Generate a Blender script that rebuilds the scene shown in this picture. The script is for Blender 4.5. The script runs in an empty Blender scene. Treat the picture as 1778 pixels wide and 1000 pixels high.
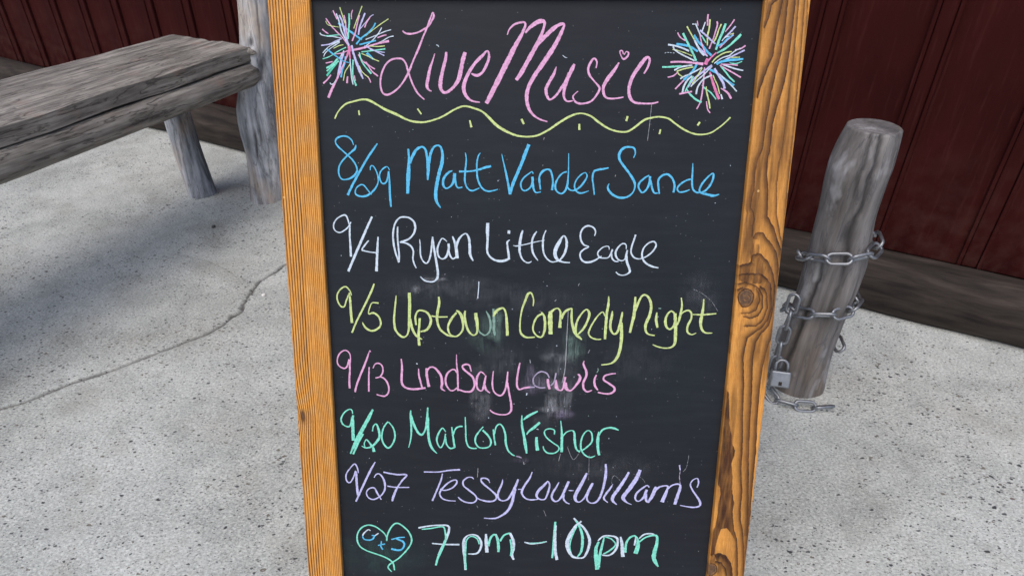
import bpy, bmesh, math, random
import numpy as np
from mathutils import Vector, Matrix
from math import radians, sin, cos, pi

random.seed(7)
rng = np.random.default_rng(11)
scene = bpy.context.scene
COL = scene.collection

# ------------------------------------------------------------ camera
CAM_H = 1.23259
cam_data = bpy.data.cameras.new('camera')
cam = bpy.data.objects.new('camera', cam_data)
COL.objects.link(cam)
cam_data.sensor_width = 36.0
cam_data.lens = 23.285
cam_data.shift_x = 0.01744
cam_data.clip_start = 0.02
cam_data.clip_end = 500
CR = Matrix(((0.99998648, 0.00519957, 0.0), (-0.0028492, 0.54796, -0.83649968), (-0.00434944, 0.83648838, 0.54796741)))
cam.matrix_world = Matrix.Translation((0, 0, CAM_H)) @ CR.to_4x4()
cam_data.dof.use_dof = True
cam_data.dof.focus_distance = 0.99
cam_data.dof.aperture_fstop = 16.0
scene.camera = cam

# ------------------------------------------------------------ sky, sun, exposure
world = bpy.data.worlds.new('World')
scene.world = world
world.use_nodes = True
wn = world.node_tree.nodes; wl = world.node_tree.links
wn.clear()
wo = wn.new('ShaderNodeOutputWorld'); wb = wn.new('ShaderNodeBackground'); ws = wn.new('ShaderNodeTexSky')
ws.sky_type = 'NISHITA'
ws.sun_disc = False
SUN_EL, SUN_AZ = radians(58), radians(205)      # azimuth measured clockwise from +Y
ws.sun_elevation = SUN_EL
ws.sun_rotation = SUN_AZ
ws.air_density = 1.0
ws.dust_density = 3.0
ws.ozone_density = 1.0
wb.inputs['Strength'].default_value = 0.12
wl.new(ws.outputs[0], wb.inputs[0]); wl.new(wb.outputs[0], wo.inputs[0])
sun_data = bpy.data.lights.new('sun', 'SUN')
sun_data.energy = 0.9
sun_data.angle = radians(55)
sun_data.color = (1.0, 0.97, 0.93)
sun = bpy.data.objects.new('sun', sun_data)
COL.objects.link(sun)
sd = Vector((sin(SUN_AZ)*cos(SUN_EL), cos(SUN_AZ)*cos(SUN_EL), sin(SUN_EL)))
sun.rotation_euler = (-sd).to_track_quat('-Z', 'Y').to_euler()
scene.view_settings.view_transform = 'Standard'
scene.view_settings.look = 'None'
scene.view_settings.exposure = 0.6
scene.view_settings.gamma = 1.0
scene.view_settings.use_curve_mapping = False

# ------------------------------------------------------------ helpers
def lin(r, g, b):
    f = lambda c: (c/255/12.92) if c/255 <= 0.04045 else ((c/255+0.055)/1.055)**2.4
    return (f(r), f(g), f(b), 1.0)

def tag(o, label=None, cat=None, group=None, kind=None):
    if label: o['label'] = label
    if cat: o['category'] = cat
    if group: o['group'] = group
    if kind: o['kind'] = kind
    return o

def empty(name, loc, rot=(0, 0, 0)):
    o = bpy.data.objects.new(name, None)
    COL.objects.link(o)
    o.location = loc; o.rotation_euler = rot
    o.empty_display_size = 0.1
    return o

def mesh_obj(name, verts, faces, mat, parent=None, smooth=False):
    me = bpy.data.meshes.new(name)
    me.from_pydata([tuple(v) for v in verts], [], faces)
    me.update()
    if smooth:
        me.polygons.foreach_set('use_smooth', [True]*len(me.polygons))
    o = bpy.data.objects.new(name, me)
    COL.objects.link(o)
    if mat: me.materials.append(mat)
    if parent: o.parent = parent
    return o

def bm_obj(name, bm, mat, parent=None, smooth=False):
    me = bpy.data.meshes.new(name)
    bm.normal_update()
    bm.to_mesh(me); bm.free()
    if smooth:
        me.polygons.foreach_set('use_smooth', [True]*len(me.polygons))
    o = bpy.data.objects.new(name, me)
    COL.objects.link(o)
    if mat: me.materials.append(mat)
    if parent: o.parent = parent
    return o

def add_box(bm, x0, x1, y0, y1, z0, z1, bevel=0.0, M=None):
    b = bmesh.new()
    vs = [b.verts.new((x, y, z)) for x in (x0, x1) for y in (y0, y1) for z in (z0, z1)]
    for f in ((0, 1, 3, 2), (4, 6, 7, 5), (0, 4, 5, 1), (2, 3, 7, 6), (0, 2, 6, 4), (1, 5, 7, 3)):
        b.faces.new([vs[i] for i in f])
    if bevel > 0:
        bmesh.ops.bevel(b, geom=b.edges[:], offset=bevel, segments=2, affect='EDGES', profile=0.6)
    if M is not None: b.transform(M)
    me = bpy.data.meshes.new('tmp'); b.to_mesh(me); b.free()
    bm.from_mesh(me); bpy.data.meshes.remove(me)

def add_tube(bm, pts, rad, seg=12, closed=False, cap=True):
    P = [Vector(p) for p in pts]; n = len(P)
    rings = []; ref = None
    for i in range(n):
        if closed: t = (P[(i+1) % n]-P[i-1])
        else: t = P[min(i+1, n-1)]-P[max(i-1, 0)]
        t.normalize()
        if ref is None:
            ref = Vector((0, 0, 1)) if abs(t.z) < 0.9 else Vector((1, 0, 0))
            ref = (ref-ref.dot(t)*t).normalized()
        else:
            ref = (ref-ref.dot(t)*t).normalized()
        b = t.cross(ref)
        r = rad[i] if hasattr(rad, '__len__') else rad
        rings.append([bm.verts.new(P[i]+r*(cos(a)*ref+sin(a)*b)) for a in [2*pi*k/seg for k in range(seg)]])
    m = n if closed else n-1
    for i in range(m):
        A = rings[i]; B = rings[(i+1) % n]
        for k in range(seg):
            bm.faces.new((A[k], A[(k+1) % seg], B[(k+1) % seg], B[k]))
    if cap and not closed:
        bm.faces.new(rings[0][::-1]); bm.faces.new(rings[-1])

def noise1(x, seed, octaves=3):
    """smooth 1-D value noise in numpy"""
    x = np.asarray(x, float); out = np.zeros_like(x); amp = 1.0; tot = 0
    for o in range(octaves):
        r = np.random.default_rng(seed*31+o); tab = r.uniform(-1, 1, 512)
        xi = np.floor(x).astype(int); f = x-xi; f = f*f*(3-2*f)
        out += amp*(tab[xi % 512]*(1-f)+tab[(xi+1) % 512]*f); tot += amp
        amp *= 0.5; x = x*2.03+17.3
    return out/tot

def noise2(x, y, seed, octaves=3):
    x = np.asarray(x, float); y = np.asarray(y, float); out = np.zeros(np.broadcast(x, y).shape); amp = 1.0; tot = 0
    for o in range(octaves):
        r = np.random.default_rng(seed*57+o); tab = r.uniform(-1, 1, (256, 256))
        xi = np.floor(x).astype(int); yi = np.floor(y).astype(int); fx = x-xi; fy = y-yi
        fx = fx*fx*(3-2*fx); fy = fy*fy*(3-2*fy)
        g = lambda a, b: tab[(xi+a) % 256, (yi+b) % 256]
        out += amp*((g(0, 0)*(1-fx)+g(1, 0)*fx)*(1-fy)+(g(0, 1)*(1-fx)+g(1, 1)*fx)*fy); tot += amp
        amp *= 0.5; x = x*2.03+7.7; y = y*2.03+3.1
    return out/tot

class NT:
    """tiny wrapper round a material's node tree"""
    def __init__(s, name, rough=0.8, spec=0.4):
        s.m = bpy.data.materials.new(name); s.m.use_nodes = True
        s.t = s.m.node_tree; s.t.nodes.clear()
        s.out = s.t.nodes.new('ShaderNodeOutputMaterial')
        s.p = s.t.nodes.new('ShaderNodeBsdfPrincipled')
        s.p.inputs['Roughness'].default_value = rough
        s.p.inputs['Specular IOR Level'].default_value = spec
        s.t.links.new(s.p.outputs[0], s.out.inputs[0])
    def n(s, t, **k):
        nd = s.t.nodes.new(t)
        for a, v in k.items(): setattr(nd, a, v)
        return nd
    def l(s, a, b): s.t.links.new(a, b)
    def put(s, inp, v):
        if isinstance(v, bpy.types.NodeSocket): s.l(v, inp)
        else: inp.default_value = v
    def obj(s): return s.n('ShaderNodeTexCoord').outputs['Object']
    def mapping(s, vec, scale=(1, 1, 1), rot=(0, 0, 0), loc=(0, 0, 0)):
        m = s.n('ShaderNodeMapping'); s.l(vec, m.inputs[0]); m.inputs['Scale'].default_value = scale
        m.inputs['Rotation'].default_value = rot; m.inputs['Location'].default_value = loc; return m.outputs[0]
    def noise(s, vec, scale, detail=4, rough=0.55, dist=0.0):
        n = s.n('ShaderNodeTexNoise'); s.l(vec, n.inputs['Vector']); n.inputs['Scale'].default_value = scale
        n.inputs['Detail'].default_value = detail; n.inputs['Roughness'].default_value = rough
        n.inputs['Distortion'].default_value = dist; return n.outputs['Fac']
    def ramp(s, fac, stops, interp='LINEAR'):
        r = s.n('ShaderNodeValToRGB'); s.l(fac, r.inputs[0]); cr = r.color_ramp; cr.interpolation = interp
        while len(cr.elements) < len(stops): cr.elements.new(0.5)
        for e, (p, c) in zip(cr.elements, stops):
            e.position = p; e.color = c if hasattr(c, '__len__') else (c, c, c, 1)
        return r.outputs[0]
    def mix(s, fac, a, b, mode='MIX'):
        m = s.n('ShaderNodeMix', data_type='RGBA', blend_type=mode)
        s.put(m.inputs[0], fac); s.put(m.inputs[6], a); s.put(m.inputs[7], b); return m.outputs[2]
    def math(s, op, a, b=0.0, c=0.0, clamp=False):
        m = s.n('ShaderNodeMath', operation=op); m.use_clamp = clamp
        s.put(m.inputs[0], a); s.put(m.inputs[1], b); s.put(m.inputs[2], c); return m.outputs[0]
    def attr(s, name): return s.n('ShaderNodeAttribute', attribute_name=name)
    def bump(s, h, strength=0.3, dist=0.002):
        b = s.n('ShaderNodeBump'); s.l(h, b.inputs['Height']); b.inputs['Strength'].default_value = strength
        b.inputs['Distance'].default_value = dist; s.l(b.outputs[0], s.p.inputs['Normal'])
    def base(s, c): s.put(s.p.inputs['Base Color'], c)
    def rough(s, r): s.put(s.p.inputs['Roughness'], r)

# ------------------------------------------------------------ materials
def mat_concrete():
    k = NT('concrete', 0.85, 0.35)
    v = k.obj()
    big = k.noise(v, 1.1, 4, 0.6)
    mid = k.noise(v, 9, 5, 0.65)
    fine = k.noise(v, 160, 3, 0.7)
    grit = k.noise(k.mapping(v, (0.6, 1.2, 1), (0, 0, 0.35)), 190, 4, 0.75)
    c = k.ramp(big, [(0.25, (0.385, 0.398, 0.375, 1)), (0.5, (0.455, 0.470, 0.445, 1)), (0.75, (0.52, 0.535, 0.50, 1))])
    c = k.mix(0.55, c, k.ramp(mid, [(0.3, (0.33, 0.342, 0.325, 1)), (0.55, (0.49, 0.503, 0.475, 1)), (0.8, (0.58, 0.59, 0.555, 1))]))
    c = k.mix(0.6, c, k.ramp(fine, [(0.28, 0.22), (0.5, 0.5), (0.72, 0.80)]), 'OVERLAY')
    c = k.mix(0.55, c, k.ramp(grit, [(0.3, 0.2), (0.5, 0.5), (0.7, 0.82)]), 'OVERLAY')
    zone = k.noise(k.mapping(v, (1, 1, 1), (0, 0, 0), (9, 2, 0)), 2.4, 5, 0.62, 0.5)
    c = k.mix(0.55, c, k.ramp(zone, [(0.32, 0.30), (0.5, 0.50), (0.68, 0.62)]), 'OVERLAY')
    drk = k.noise(k.mapping(v, (1, 1, 1), (0, 0, 0), (2, 8, 0)), 13, 4, 0.6)
    c = k.mix(k.math('MULTIPLY', k.ramp(drk, [(0.62, 0.0), (0.70, 1.0)]), 0.28), c, (0.20, 0.195, 0.18, 1))
    # worn brown stain clouds
    st = k.noise(k.mapping(v, (1, 1, 1), (0, 0, 0), (5, 3, 0)), 5.5, 3, 0.6)
    c = k.mix(k.math('MULTIPLY', k.ramp(st, [(0.52, 0.0), (0.68, 1.0)]), 0.30), c, (0.24, 0.22, 0.18, 1))
    # exposed stones: voronoi spots, three sizes; some dark, some brown, few white
    dens = k.ramp(k.noise(v, 3.2, 2, 0.5), [(0.35, 0.5), (0.65, 1.0)])
    for sc, r0, thr, col, sd, amt in ((88, 0.38, 0.86, (0.045, 0.047, 0.052, 1), 1, .9), (70, 0.34, 0.92, (0.10, 0.075, 0.05, 1), 2, .8),
                                      (165, 0.44, 0.78, (0.10, 0.10, 0.10, 1), 3, .75), (120, 0.36, 0.93, (0.62, 0.60, 0.56, 1), 4, .8),
                                      (230, 0.46, 0.78, (0.17, 0.17, 0.17, 1), 5, .6), (230, 0.44, 0.80, (0.60, 0.60, 0.58, 1), 7, .6),
                                      (52, 0.27, 0.94, (0.035, 0.036, 0.04, 1), 6, .95)):
        wv = k.n('ShaderNodeVectorMath', operation='ADD')
        nz = k.n('ShaderNodeTexNoise'); k.l(v, nz.inputs['Vector']); nz.inputs['Scale'].default_value = sc*1.1; nz.inputs['Detail'].default_value = 2
        s2 = k.n('ShaderNodeVectorMath', operation='SCALE'); k.l(nz.outputs['Color'], s2.inputs[0]); s2.inputs['Scale'].default_value = 0.75/sc
        k.l(k.mapping(v, (0.85, 1.25, 1), (0, 0, 0.3*sd), (sd*3.7, sd*1.3, 0)), wv.inputs[0]); k.l(s2.outputs[0], wv.inputs[1])
        vo = k.n('ShaderNodeTexVoronoi'); vo.voronoi_dimensions = '2D'; k.l(wv.outputs[0], vo.inputs['Vector']); vo.inputs['Scale'].default_value = sc
        sp = k.n('ShaderNodeSeparateColor'); k.l(vo.outputs['Color'], sp.inputs[0])
        pick = k.math('GREATER_THAN', sp.outputs[0], thr)
        rad = k.math('MULTIPLY', k.math('MULTIPLY', sp.outputs[1], r0), dens)
        rad = k.math('ADD', rad, 0.06)
        edge = k.math('SUBTRACT', rad, vo.outputs['Distance'])
        m = k.math('MULTIPLY', k.math('MULTIPLY', edge, 14, clamp=True), pick)
        c = k.mix(k.math('MULTIPLY', m, amt), c, col)
    ck = k.attr('crack').outputs['Fac']
    c = k.mix(k.math('MULTIPLY', ck, 1.0, clamp=True), c, (0.055, 0.050, 0.045, 1))
    k.base(c)
    k.bump(k.math('ADD', k.math('MULTIPLY', fine, 0.6), k.math('MULTIPLY', grit, 0.5)), 0.6, 0.0025)
    return k.m

def mat_slate():
    k = NT('chalkboard_paint', 0.5, 0.22)
    v = k.obj()
    wipe = k.noise(k.mapping(v, (2.0, 14, 1), (0, 0, 0.06)), 6, 5, 0.6)
    cloud = k.noise(v, 4.0, 4, 0.6)
    cl2 = k.noise(k.mapping(v, (1, 1, 1), (0, 0, 0), (4, 2, 0)), 2.3, 3, 0.5)
    c = k.ramp(cloud, [(0.3, (0.0080, 0.0108, 0.0148, 1)), (0.7, (0.0122, 0.0165, 0.0222, 1))])
    c = k.mix(k.ramp(cl2, [(0.35, 0.0), (0.7, 0.6)]), c, (0.0140, 0.0135, 0.0190, 1))
    c = k.mix(k.math('MULTIPLY', k.ramp(wipe, [(0.45, 0.0), (0.75, 1.0)]), 0.025), c, (0.17, 0.19, 0.21, 1))
    # fine chalk dust specks
    vo = k.n('ShaderNodeTexVoronoi'); vo.voronoi_dimensions = '2D'; k.l(v, vo.inputs['Vector']); vo.inputs['Scale'].default_value = 130
    sp = k.n('ShaderNodeSeparateColor'); k.l(vo.outputs['Color'], sp.inputs[0])
    m = k.math('MULTIPLY', k.math('GREATER_THAN', sp.outputs[0], 0.965), k.math('LESS_THAN', vo.outputs['Distance'], 0.09))
    c = k.mix(k.math('MULTIPLY', m, 0.12), c, (0.7, 0.7, 0.7, 1))
    k.base(c)
    k.rough(k.ramp(cloud, [(0.3, 0.46), (0.7, 0.6)]))
    k.bump(k.noise(v, 420, 2, 0.6), 0.12, 0.0006)
    return k.m

def mat_chalk():
    """one chalk for all strokes: hue per vertex, v in [-1,1] across the stroke"""
    k = NT('chalk', 0.95, 0.1)
    v = k.obj()
    a = k.attr('hue')
    grain = k.noise(v, 900, 3, 0.7)
    grain2 = k.noise(v, 210, 3, 0.7)
    edge = k.math('ABSOLUTE', k.attr('across').outputs['Fac'])
    e = k.math('POWER', edge, 3.0)
    g = k.math('ADD', k.math('MULTIPLY', grain, 0.45), k.math('MULTIPLY', grain2, 0.60))
    # coverage: solid in the middle, broken at the rim and on light pressure
    lvl = k.math('SUBTRACT', k.math('ADD', g, k.math('MULTIPLY', a.outputs['Alpha'], 0.46)), k.math('MULTIPLY', e, 0.40))
    al = k.math('MULTIPLY', k.math('SUBTRACT', lvl, 0.46), 4.0, clamp=True)
    c = k.mix(1.0, a.outputs['Color'], k.ramp(g, [(0.35, 0.50), (0.65, 0.92)]), 'MULTIPLY')
    k.base(c)
    tr = k.n('ShaderNodeBsdfTransparent'); mx = k.n('ShaderNodeMixShader')
    k.l(al, mx.inputs[0]); k.l(tr.outputs[0], mx.inputs[1]); k.l(k.p.outputs[0], mx.inputs[2]); k.l(mx.outputs[0], k.out.inputs[0])
    return k.m

def mat_smudge():
    k = NT('chalk_smear', 0.95, 0.05)
    v = k.obj()
    a = k.attr('hue')
    st = k.noise(k.mapping(v, (9, 0.7, 1)), 42, 4, 0.65)
    sp = k.noise(v, 520, 2, 0.7)
    f = k.math('MULTIPLY', k.ramp(st, [(0.36, 0.0), (0.72, 1.0)]), k.ramp(sp, [(0.3, 0.45), (0.7, 1.0)]))
    cl = k.noise(v, 45, 3, 0.6, 0.4)
    f = k.math('MULTIPLY', k.math('ADD', k.math('MULTIPLY', f, 0.95), 0.08), k.ramp(cl, [(0.32, 0.05), (0.65, 1.0)]))
    al = k.math('MULTIPLY', f, a.outputs['Alpha'], clamp=True)
    k.base(a.outputs['Color'])
    tr = k.n('ShaderNodeBsdfTransparent'); mx = k.n('ShaderNodeMixShader')
    k.l(al, mx.inputs[0]); k.l(tr.outputs[0], mx.inputs[1]); k.l(k.p.outputs[0], mx.inputs[2]); k.l(mx.outputs[0], k.out.inputs[0])
    return k.m

def mat_fir():
    """stained brushed fir: 'grain' (0 earlywood .. 1 latewood) comes from the mesh"""
    k = NT('stained_fir', 0.55, 0.25)
    v = k.obj()
    g = k.attr('grain').outputs['Fac']
    age = k.attr('age').outputs['Fac']
    fib = k.noise(k.mapping(v, (30, 1.0, 30)), 26, 4, 0.65)
    fib2 = k.noise(k.mapping(v, (12, 0.6, 12)), 9, 3, 0.6)
    sawn = k.noise(k.mapping(v, (1.2, 26, 1)), 18, 2, 0.5)
    blot = k.noise(v, 11, 4, 0.6)
    early = k.ramp(fib, [(0.3, (0.50, 0.205, 0.040, 1)), (0.52, (0.66, 0.295, 0.062, 1)), (0.75, (0.80, 0.40, 0.105, 1))])
    early = k.mix(k.math('MULTIPLY', k.ramp(blot, [(0.45, 0.0), (0.75, 1.0)]), 0.25), early, (0.44, 0.18, 0.04, 1))
    early = k.mix(0.10, early, k.ramp(sawn, [(0.3, 0.3), (0.7, 0.7)]), 'OVERLAY')
    late = k.ramp(fib2, [(0.3, (0.026, 0.011, 0.006, 1)), (0.52, (0.055, 0.020, 0.009, 1)), (0.75, (0.13, 0.046, 0.014, 1))])
    late = k.mix(0.25, late, k.ramp(sawn, [(0.35, 0.25), (0.65, 0.7)]), 'OVERLAY')
    gg = k.math('ADD', g, k.math('MULTIPLY', k.math('SUBTRACT', fib, 0.5), 0.25), clamp=True)
    c = k.mix(k.ramp(gg, [(0.04, 0.0), (0.25, 0.36), (0.48, 0.78), (0.80, 0.99)]), early, late)
    sp_ = k.noise(k.mapping(v, (1, 0.25, 1)), 340, 3, 0.7)
    c = k.mix(0.35, c, k.ramp(sp_, [(0.3, 0.28), (0.7, 0.72)]), 'OVERLAY')
    c = k.mix(age, c, k.ramp(k.noise(v, 150, 4, 0.7), [(0.3, (0.05, 0.032, 0.022, 1)), (0.7, (0.17, 0.10, 0.06, 1))]))
    # pale worn nicks
    vo = k.n('ShaderNodeTexVoronoi'); k.l(v, vo.inputs['Vector']); vo.inputs['Scale'].default_value = 55
    sc = k.n('ShaderNodeSeparateColor'); k.l(vo.outputs['Color'], sc.inputs[0])
    m = k.math('MULTIPLY', k.math('GREATER_THAN', sc.outputs[0], 0.95), k.math('LESS_THAN', vo.outputs['Distance'], 0.11))
    c = k.mix(k.math('MULTIPLY', m, 0.6), c, (0.78, 0.50, 0.20, 1))
    k.base(c)
    k.rough(k.ramp(g, [(0.0, 0.6), (1.0, 0.42)]))
    k.bump(k.math('ADD', k.math('MULTIPLY', fib, 0.4), k.math('MULTIPLY', g, 0.7)), 0.45, 0.0012)
    return k.m

def mat_grey_log(name='weathered_log', warm=0.0, dark=1.35):
    k = NT(name, 0.8, 0.35)
    v = k.obj()
    st = k.noise(k.mapping(v, (1, 1, 0.12)), 22, 5, 0.6, 0.3)
    fine = k.noise(k.mapping(v, (1, 1, 0.05)), 110, 4, 0.65)
    blot = k.noise(v, 5.0, 4, 0.6)
    tan = k.noise(k.mapping(v, (1, 1, 0.5), (0, 0, 0), (3, 1, 7)), 6.0, 3, 0.55)
    d = dark
    c = k.ramp(st, [(0.30, (0.06*d, 0.063*d, 0.072*d, 1)), (0.44, (0.20*d, 0.205*d, 0.222*d, 1)), (0.56, (0.34*d, 0.345*d, 0.37*d, 1)), (0.72, (0.50*d, 0.49*d, 0.49*d, 1))])
    c = k.mix(0.6, c, k.ramp(blot, [(0.3, 0.25), (0.7, 0.72)]), 'OVERLAY')
    c = k.mix(k.math('MULTIPLY', k.ramp(tan, [(0.55, 0.0), (0.72, 1.0)]), 0.6), c, (0.46*d, 0.33*d, 0.22*d, 1))
    if not warm:
        z_ = k.n('ShaderNodeSeparateXYZ'); k.l(v, z_.inputs[0])
        up_ = k.math('MULTIPLY', k.ramp(z_.outputs[2], [(0.60, 0.0), (0.74, 1.0)]), k.ramp(blot, [(0.38, 0.0), (0.55, 1.0)]))
        c = k.mix(k.math('MULTIPLY', up_, 0.7), c, (0.60, 0.50, 0.39, 1))
    if warm: c = k.mix(warm, c, (0.24*d, 0.19*d, 0.15*d, 1))
    c = k.mix(0.5, c, k.ramp(fine, [(0.3, 0.25), (0.7, 0.72)]), 'OVERLAY')
    vein = k.noise(k.mapping(v, (1, 1, 0.10), (0, 0, 0), (1, 4, 2)), 30, 5, 0.6, 0.6)
    vd = k.math('ABSOLUTE', k.math('SUBTRACT', vein, 0.5))
    c = k.mix(k.math('MULTIPLY', k.ramp(vd, [(0.0, 1.0), (0.022, 0.0)]), 0.65), c, (0.07, 0.072, 0.08, 1))
    c = k.mix(k.math('MULTIPLY', k.ramp(k.noise(k.mapping(v, (1, 1, 0.4)), 13, 4, 0.6), [(0.56, 0.0), (0.66, 1.0)]), 0.35), c, (0.62, 0.63, 0.66, 1))
    ck = k.attr('crack').outputs['Fac']
    c = k.mix(k.math('MULTIPLY', ck, 0.85), c, (0.025, 0.024, 0.026, 1))
    k.base(c)
    k.bump(k.math('ADD', k.math('MULTIPLY', st, 0.7), k.math('MULTIPLY', fine, 0.4)), 0.5, 0.004)
    return k.m

def mat_grey_plank():
    k = NT('weathered_plank', 0.82, 0.3)
    v = k.obj()
    st = k.noise(k.mapping(k.mapping(v, (1, 1, 1), (0, 0, radians(-65))), (0.08, 1, 1)), 55, 5, 0.65, 0.2)
    bl = k.noise(v, 7, 4, 0.6)
    c = k.ramp(st, [(0.28, (0.070, 0.062, 0.055, 1)), (0.45, (0.20, 0.18, 0.16, 1)), (0.58, (0.30, 0.275, 0.245, 1)), (0.78, (0.44, 0.41, 0.375, 1))])
    c = k.mix(0.5, c, k.ramp(bl, [(0.3, 0.25), (0.7, 0.7)]), 'OVERLAY')
    c = k.mix(k.math('MULTIPLY', k.ramp(k.noise(v, 15, 3), [(0.6, 0.0), (0.75, 1.0)]), 0.4), c, (0.30, 0.19, 0.15, 1))
    vein = k.noise(k.mapping(v, (1, 1, 1), (0, 0, radians(-65))), 1.0, 1)
    vn = k.noise(k.mapping(k.mapping(v, (1, 1, 1), (0, 0, radians(-65))), (0.10, 1, 1)), 34, 4, 0.6, 0.5)
    vd = k.math('ABSOLUTE', k.math('SUBTRACT', vn, 0.5))
    c = k.mix(k.math('MULTIPLY', k.ramp(vd, [(0.0, 1.0), (0.02, 0.0)]), 0.75), c, (0.045, 0.038, 0.034, 1))
    k.base(c); k.bump(k.math('SUBTRACT', st, k.ramp(vd, [(0.0, 1.0), (0.02, 0.0)])), 0.6, 0.004)
    return k.m

def mat_red():
    k = NT('dark_red_paint', 0.75, 0.05)
    v = k.obj()
    bl = k.noise(k.mapping(v, (1, 1, 0.35)), 7, 5, 0.6)
    sc = k.noise(k.mapping(v, (1, 1, 0.06)), 90, 3, 0.6)
    c = k.ramp(bl, [(0.3, (0.026, 0.0048, 0.0045, 1)), (0.7, (0.042, 0.0072, 0.0066, 1))])
    c = k.mix(k.math('MULTIPLY', k.ramp(sc, [(0.55, 0.0), (0.8, 1.0)]), 0.15), c, (0.17, 0.06, 0.055, 1))
    z_ = k.n('ShaderNodeSeparateXYZ'); k.l(v, z_.inputs[0])
    dm = k.math('MULTIPLY', k.ramp(z_.outputs[2], [(0.18, 1.0), (0.55, 0.0)]), k.ramp(k.noise(v, 18, 4, 0.6), [(0.4, 0.0), (0.7, 1.0)]))
    c = k.mix(k.math('MULTIPLY', dm, 0.22), c, (0.12, 0.075, 0.06, 1))
    k.base(c); k.bump(sc, 0.15, 0.002)
    return k.m

def mat_dark_log():
    k = NT('old_brown_timber', 0.85, 0.25)
    v = k.obj()
    st = k.noise(k.mapping(v, (0.15, 1, 1)), 30, 5, 0.65, 0.4)
    c = k.ramp(st, [(0.3, (0.012, 0.009, 0.008, 1)), (0.55, (0.038, 0.029, 0.024, 1)), (0.8, (0.085, 0.066, 0.055, 1))])
    k.base(c); k.bump(st, 0.7, 0.006)
    return k.m

def mat_metal(name, col, rough, metal=1.0):
    k = NT(name, rough, 0.5)
    v = k.obj()
    n = k.noise(v, 60, 4, 0.6)
    k.p.inputs['Metallic'].default_value = metal
    k.base(k.mix(0.5, col, k.ramp(n, [(0.3, 0.3), (0.7, 0.7)]), 'OVERLAY'))
    k.rough(k.ramp(n, [(0.3, rough*0.8), (0.7, min(1, rough*1.3))]))
    return k.m

M = dict(concrete=mat_concrete(), slate=mat_slate(), chalk=mat_chalk(), smear=mat_smudge(), fir=mat_fir(),
         log=mat_grey_log(), post=mat_grey_log('weathered_post', 0.45, 0.62), plank=mat_grey_plank(), red=mat_red(), timber=mat_dark_log(),
         galv=mat_metal('galvanised_steel', (0.31, 0.32, 0.34, 1), 0.48), iron=mat_metal('dull_steel', (0.30, 0.31, 0.33, 1), 0.5),
         brass=mat_metal('brass_plate', (0.55, 0.42, 0.2, 1), 0.4))

# ------------------------------------------------------------ ground: one sheet, finer where the crack runs
CRACK = [(-1.62, 1.16), (-1.48, 1.215), (-1.40, 1.27), (-1.27, 1.335), (-1.19, 1.41), (-1.091, 1.469), (-0.967, 1.572), (-0.884, 1.637), (-0.851, 1.682), (-0.84, 1.725), (-0.823, 1.75), (-0.826, 1.796), (-0.821, 1.83), (-0.821, 1.868), (-0.819, 1.907), (-0.81, 1.937), (-0.797, 1.959), (-0.786, 1.978), (-0.772, 2.001), (-0.76, 2.032), (-0.746, 2.06), (-0.641, 2.155), (-0.491, 2.299), (-0.318, 2.37)]
HAIR = [(-1.19, 2.127), (-1.04, 2.071), (-0.976, 2.03), (-0.931, 1.987), (-0.879, 1.952), (-0.839, 1.926), (-0.822, 1.937)]
def poly_dist(px, py, poly):
    best = np.full(px.shape, 1e9)
    for (ax, ay), (bx, by) in zip(poly[:-1], poly[1:]):
        dx, dy = bx-ax, by-ay; L = dx*dx+dy*dy
        t = np.clip(((px-ax)*dx+(py-ay)*dy)/L, 0, 1)
        best = np.minimum(best, np.hypot(px-ax-t*dx, py-ay-t*dy))
    return best
def graded(lo, hi, step, far):
    a = list(np.arange(lo, hi+1e-9, step)); s = step
    while a[-1] < far: s *= 1.35; a.append(a[-1]+s)
    s = step; 
    while a[0] > -far: s *= 1.35; a.insert(0, a[0]-s)
    return np.array(a)
gx = graded(-1.66, -0.28, 0.0048, 70.0); gy = graded(1.12, 2.42, 0.0058, 70.0)
GX, GY = np.meshgrid(gx, gy, indexing='ij')
wob = noise2(GX*45, GY*45, 3, 3)*0.011
dc = poly_dist(GX+wob, GY+wob*0.7, CRACK); wid = 0.0060+0.0040*noise2(GX*22, GY*22, 5, 3)
depth = np.clip(1-dc/np.maximum(wid, 0.002)*0.7, 0, 1)
dh = poly_dist(GX+wob, GY, HAIR); hair = np.clip(1-dh/0.004, 0, 1)*0.35
ck = np.maximum(depth, hair)
near = (np.abs(GX) < 4) & (np.abs(GY) < 6)
GZ = -0.009*ck + np.where(near, 0.0012*noise2(GX*3, GY*3, 9, 3), 0) - np.exp(-(dc/0.012)**2)*0.001
nx, ny = GX.shape
verts = np.stack([GX.ravel(), GY.ravel(), GZ.ravel()], 1)
idx = np.arange(nx*ny).reshape(nx, ny)
quads = np.stack([idx[:-1, :-1], idx[1:, :-1], idx[1:, 1:], idx[:-1, 1:]], -1).reshape(-1, 4)
ground = mesh_obj('ground', verts.tolist(), quads.tolist(), M['concrete'], None, True)
at = ground.data.attributes.new('crack', 'FLOAT', 'POINT'); at.data.foreach_set('value', ck.ravel().astype(np.float32))
tag(ground, 'grey speckled concrete paving with a jagged crack', None, None, 'structure')

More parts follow.
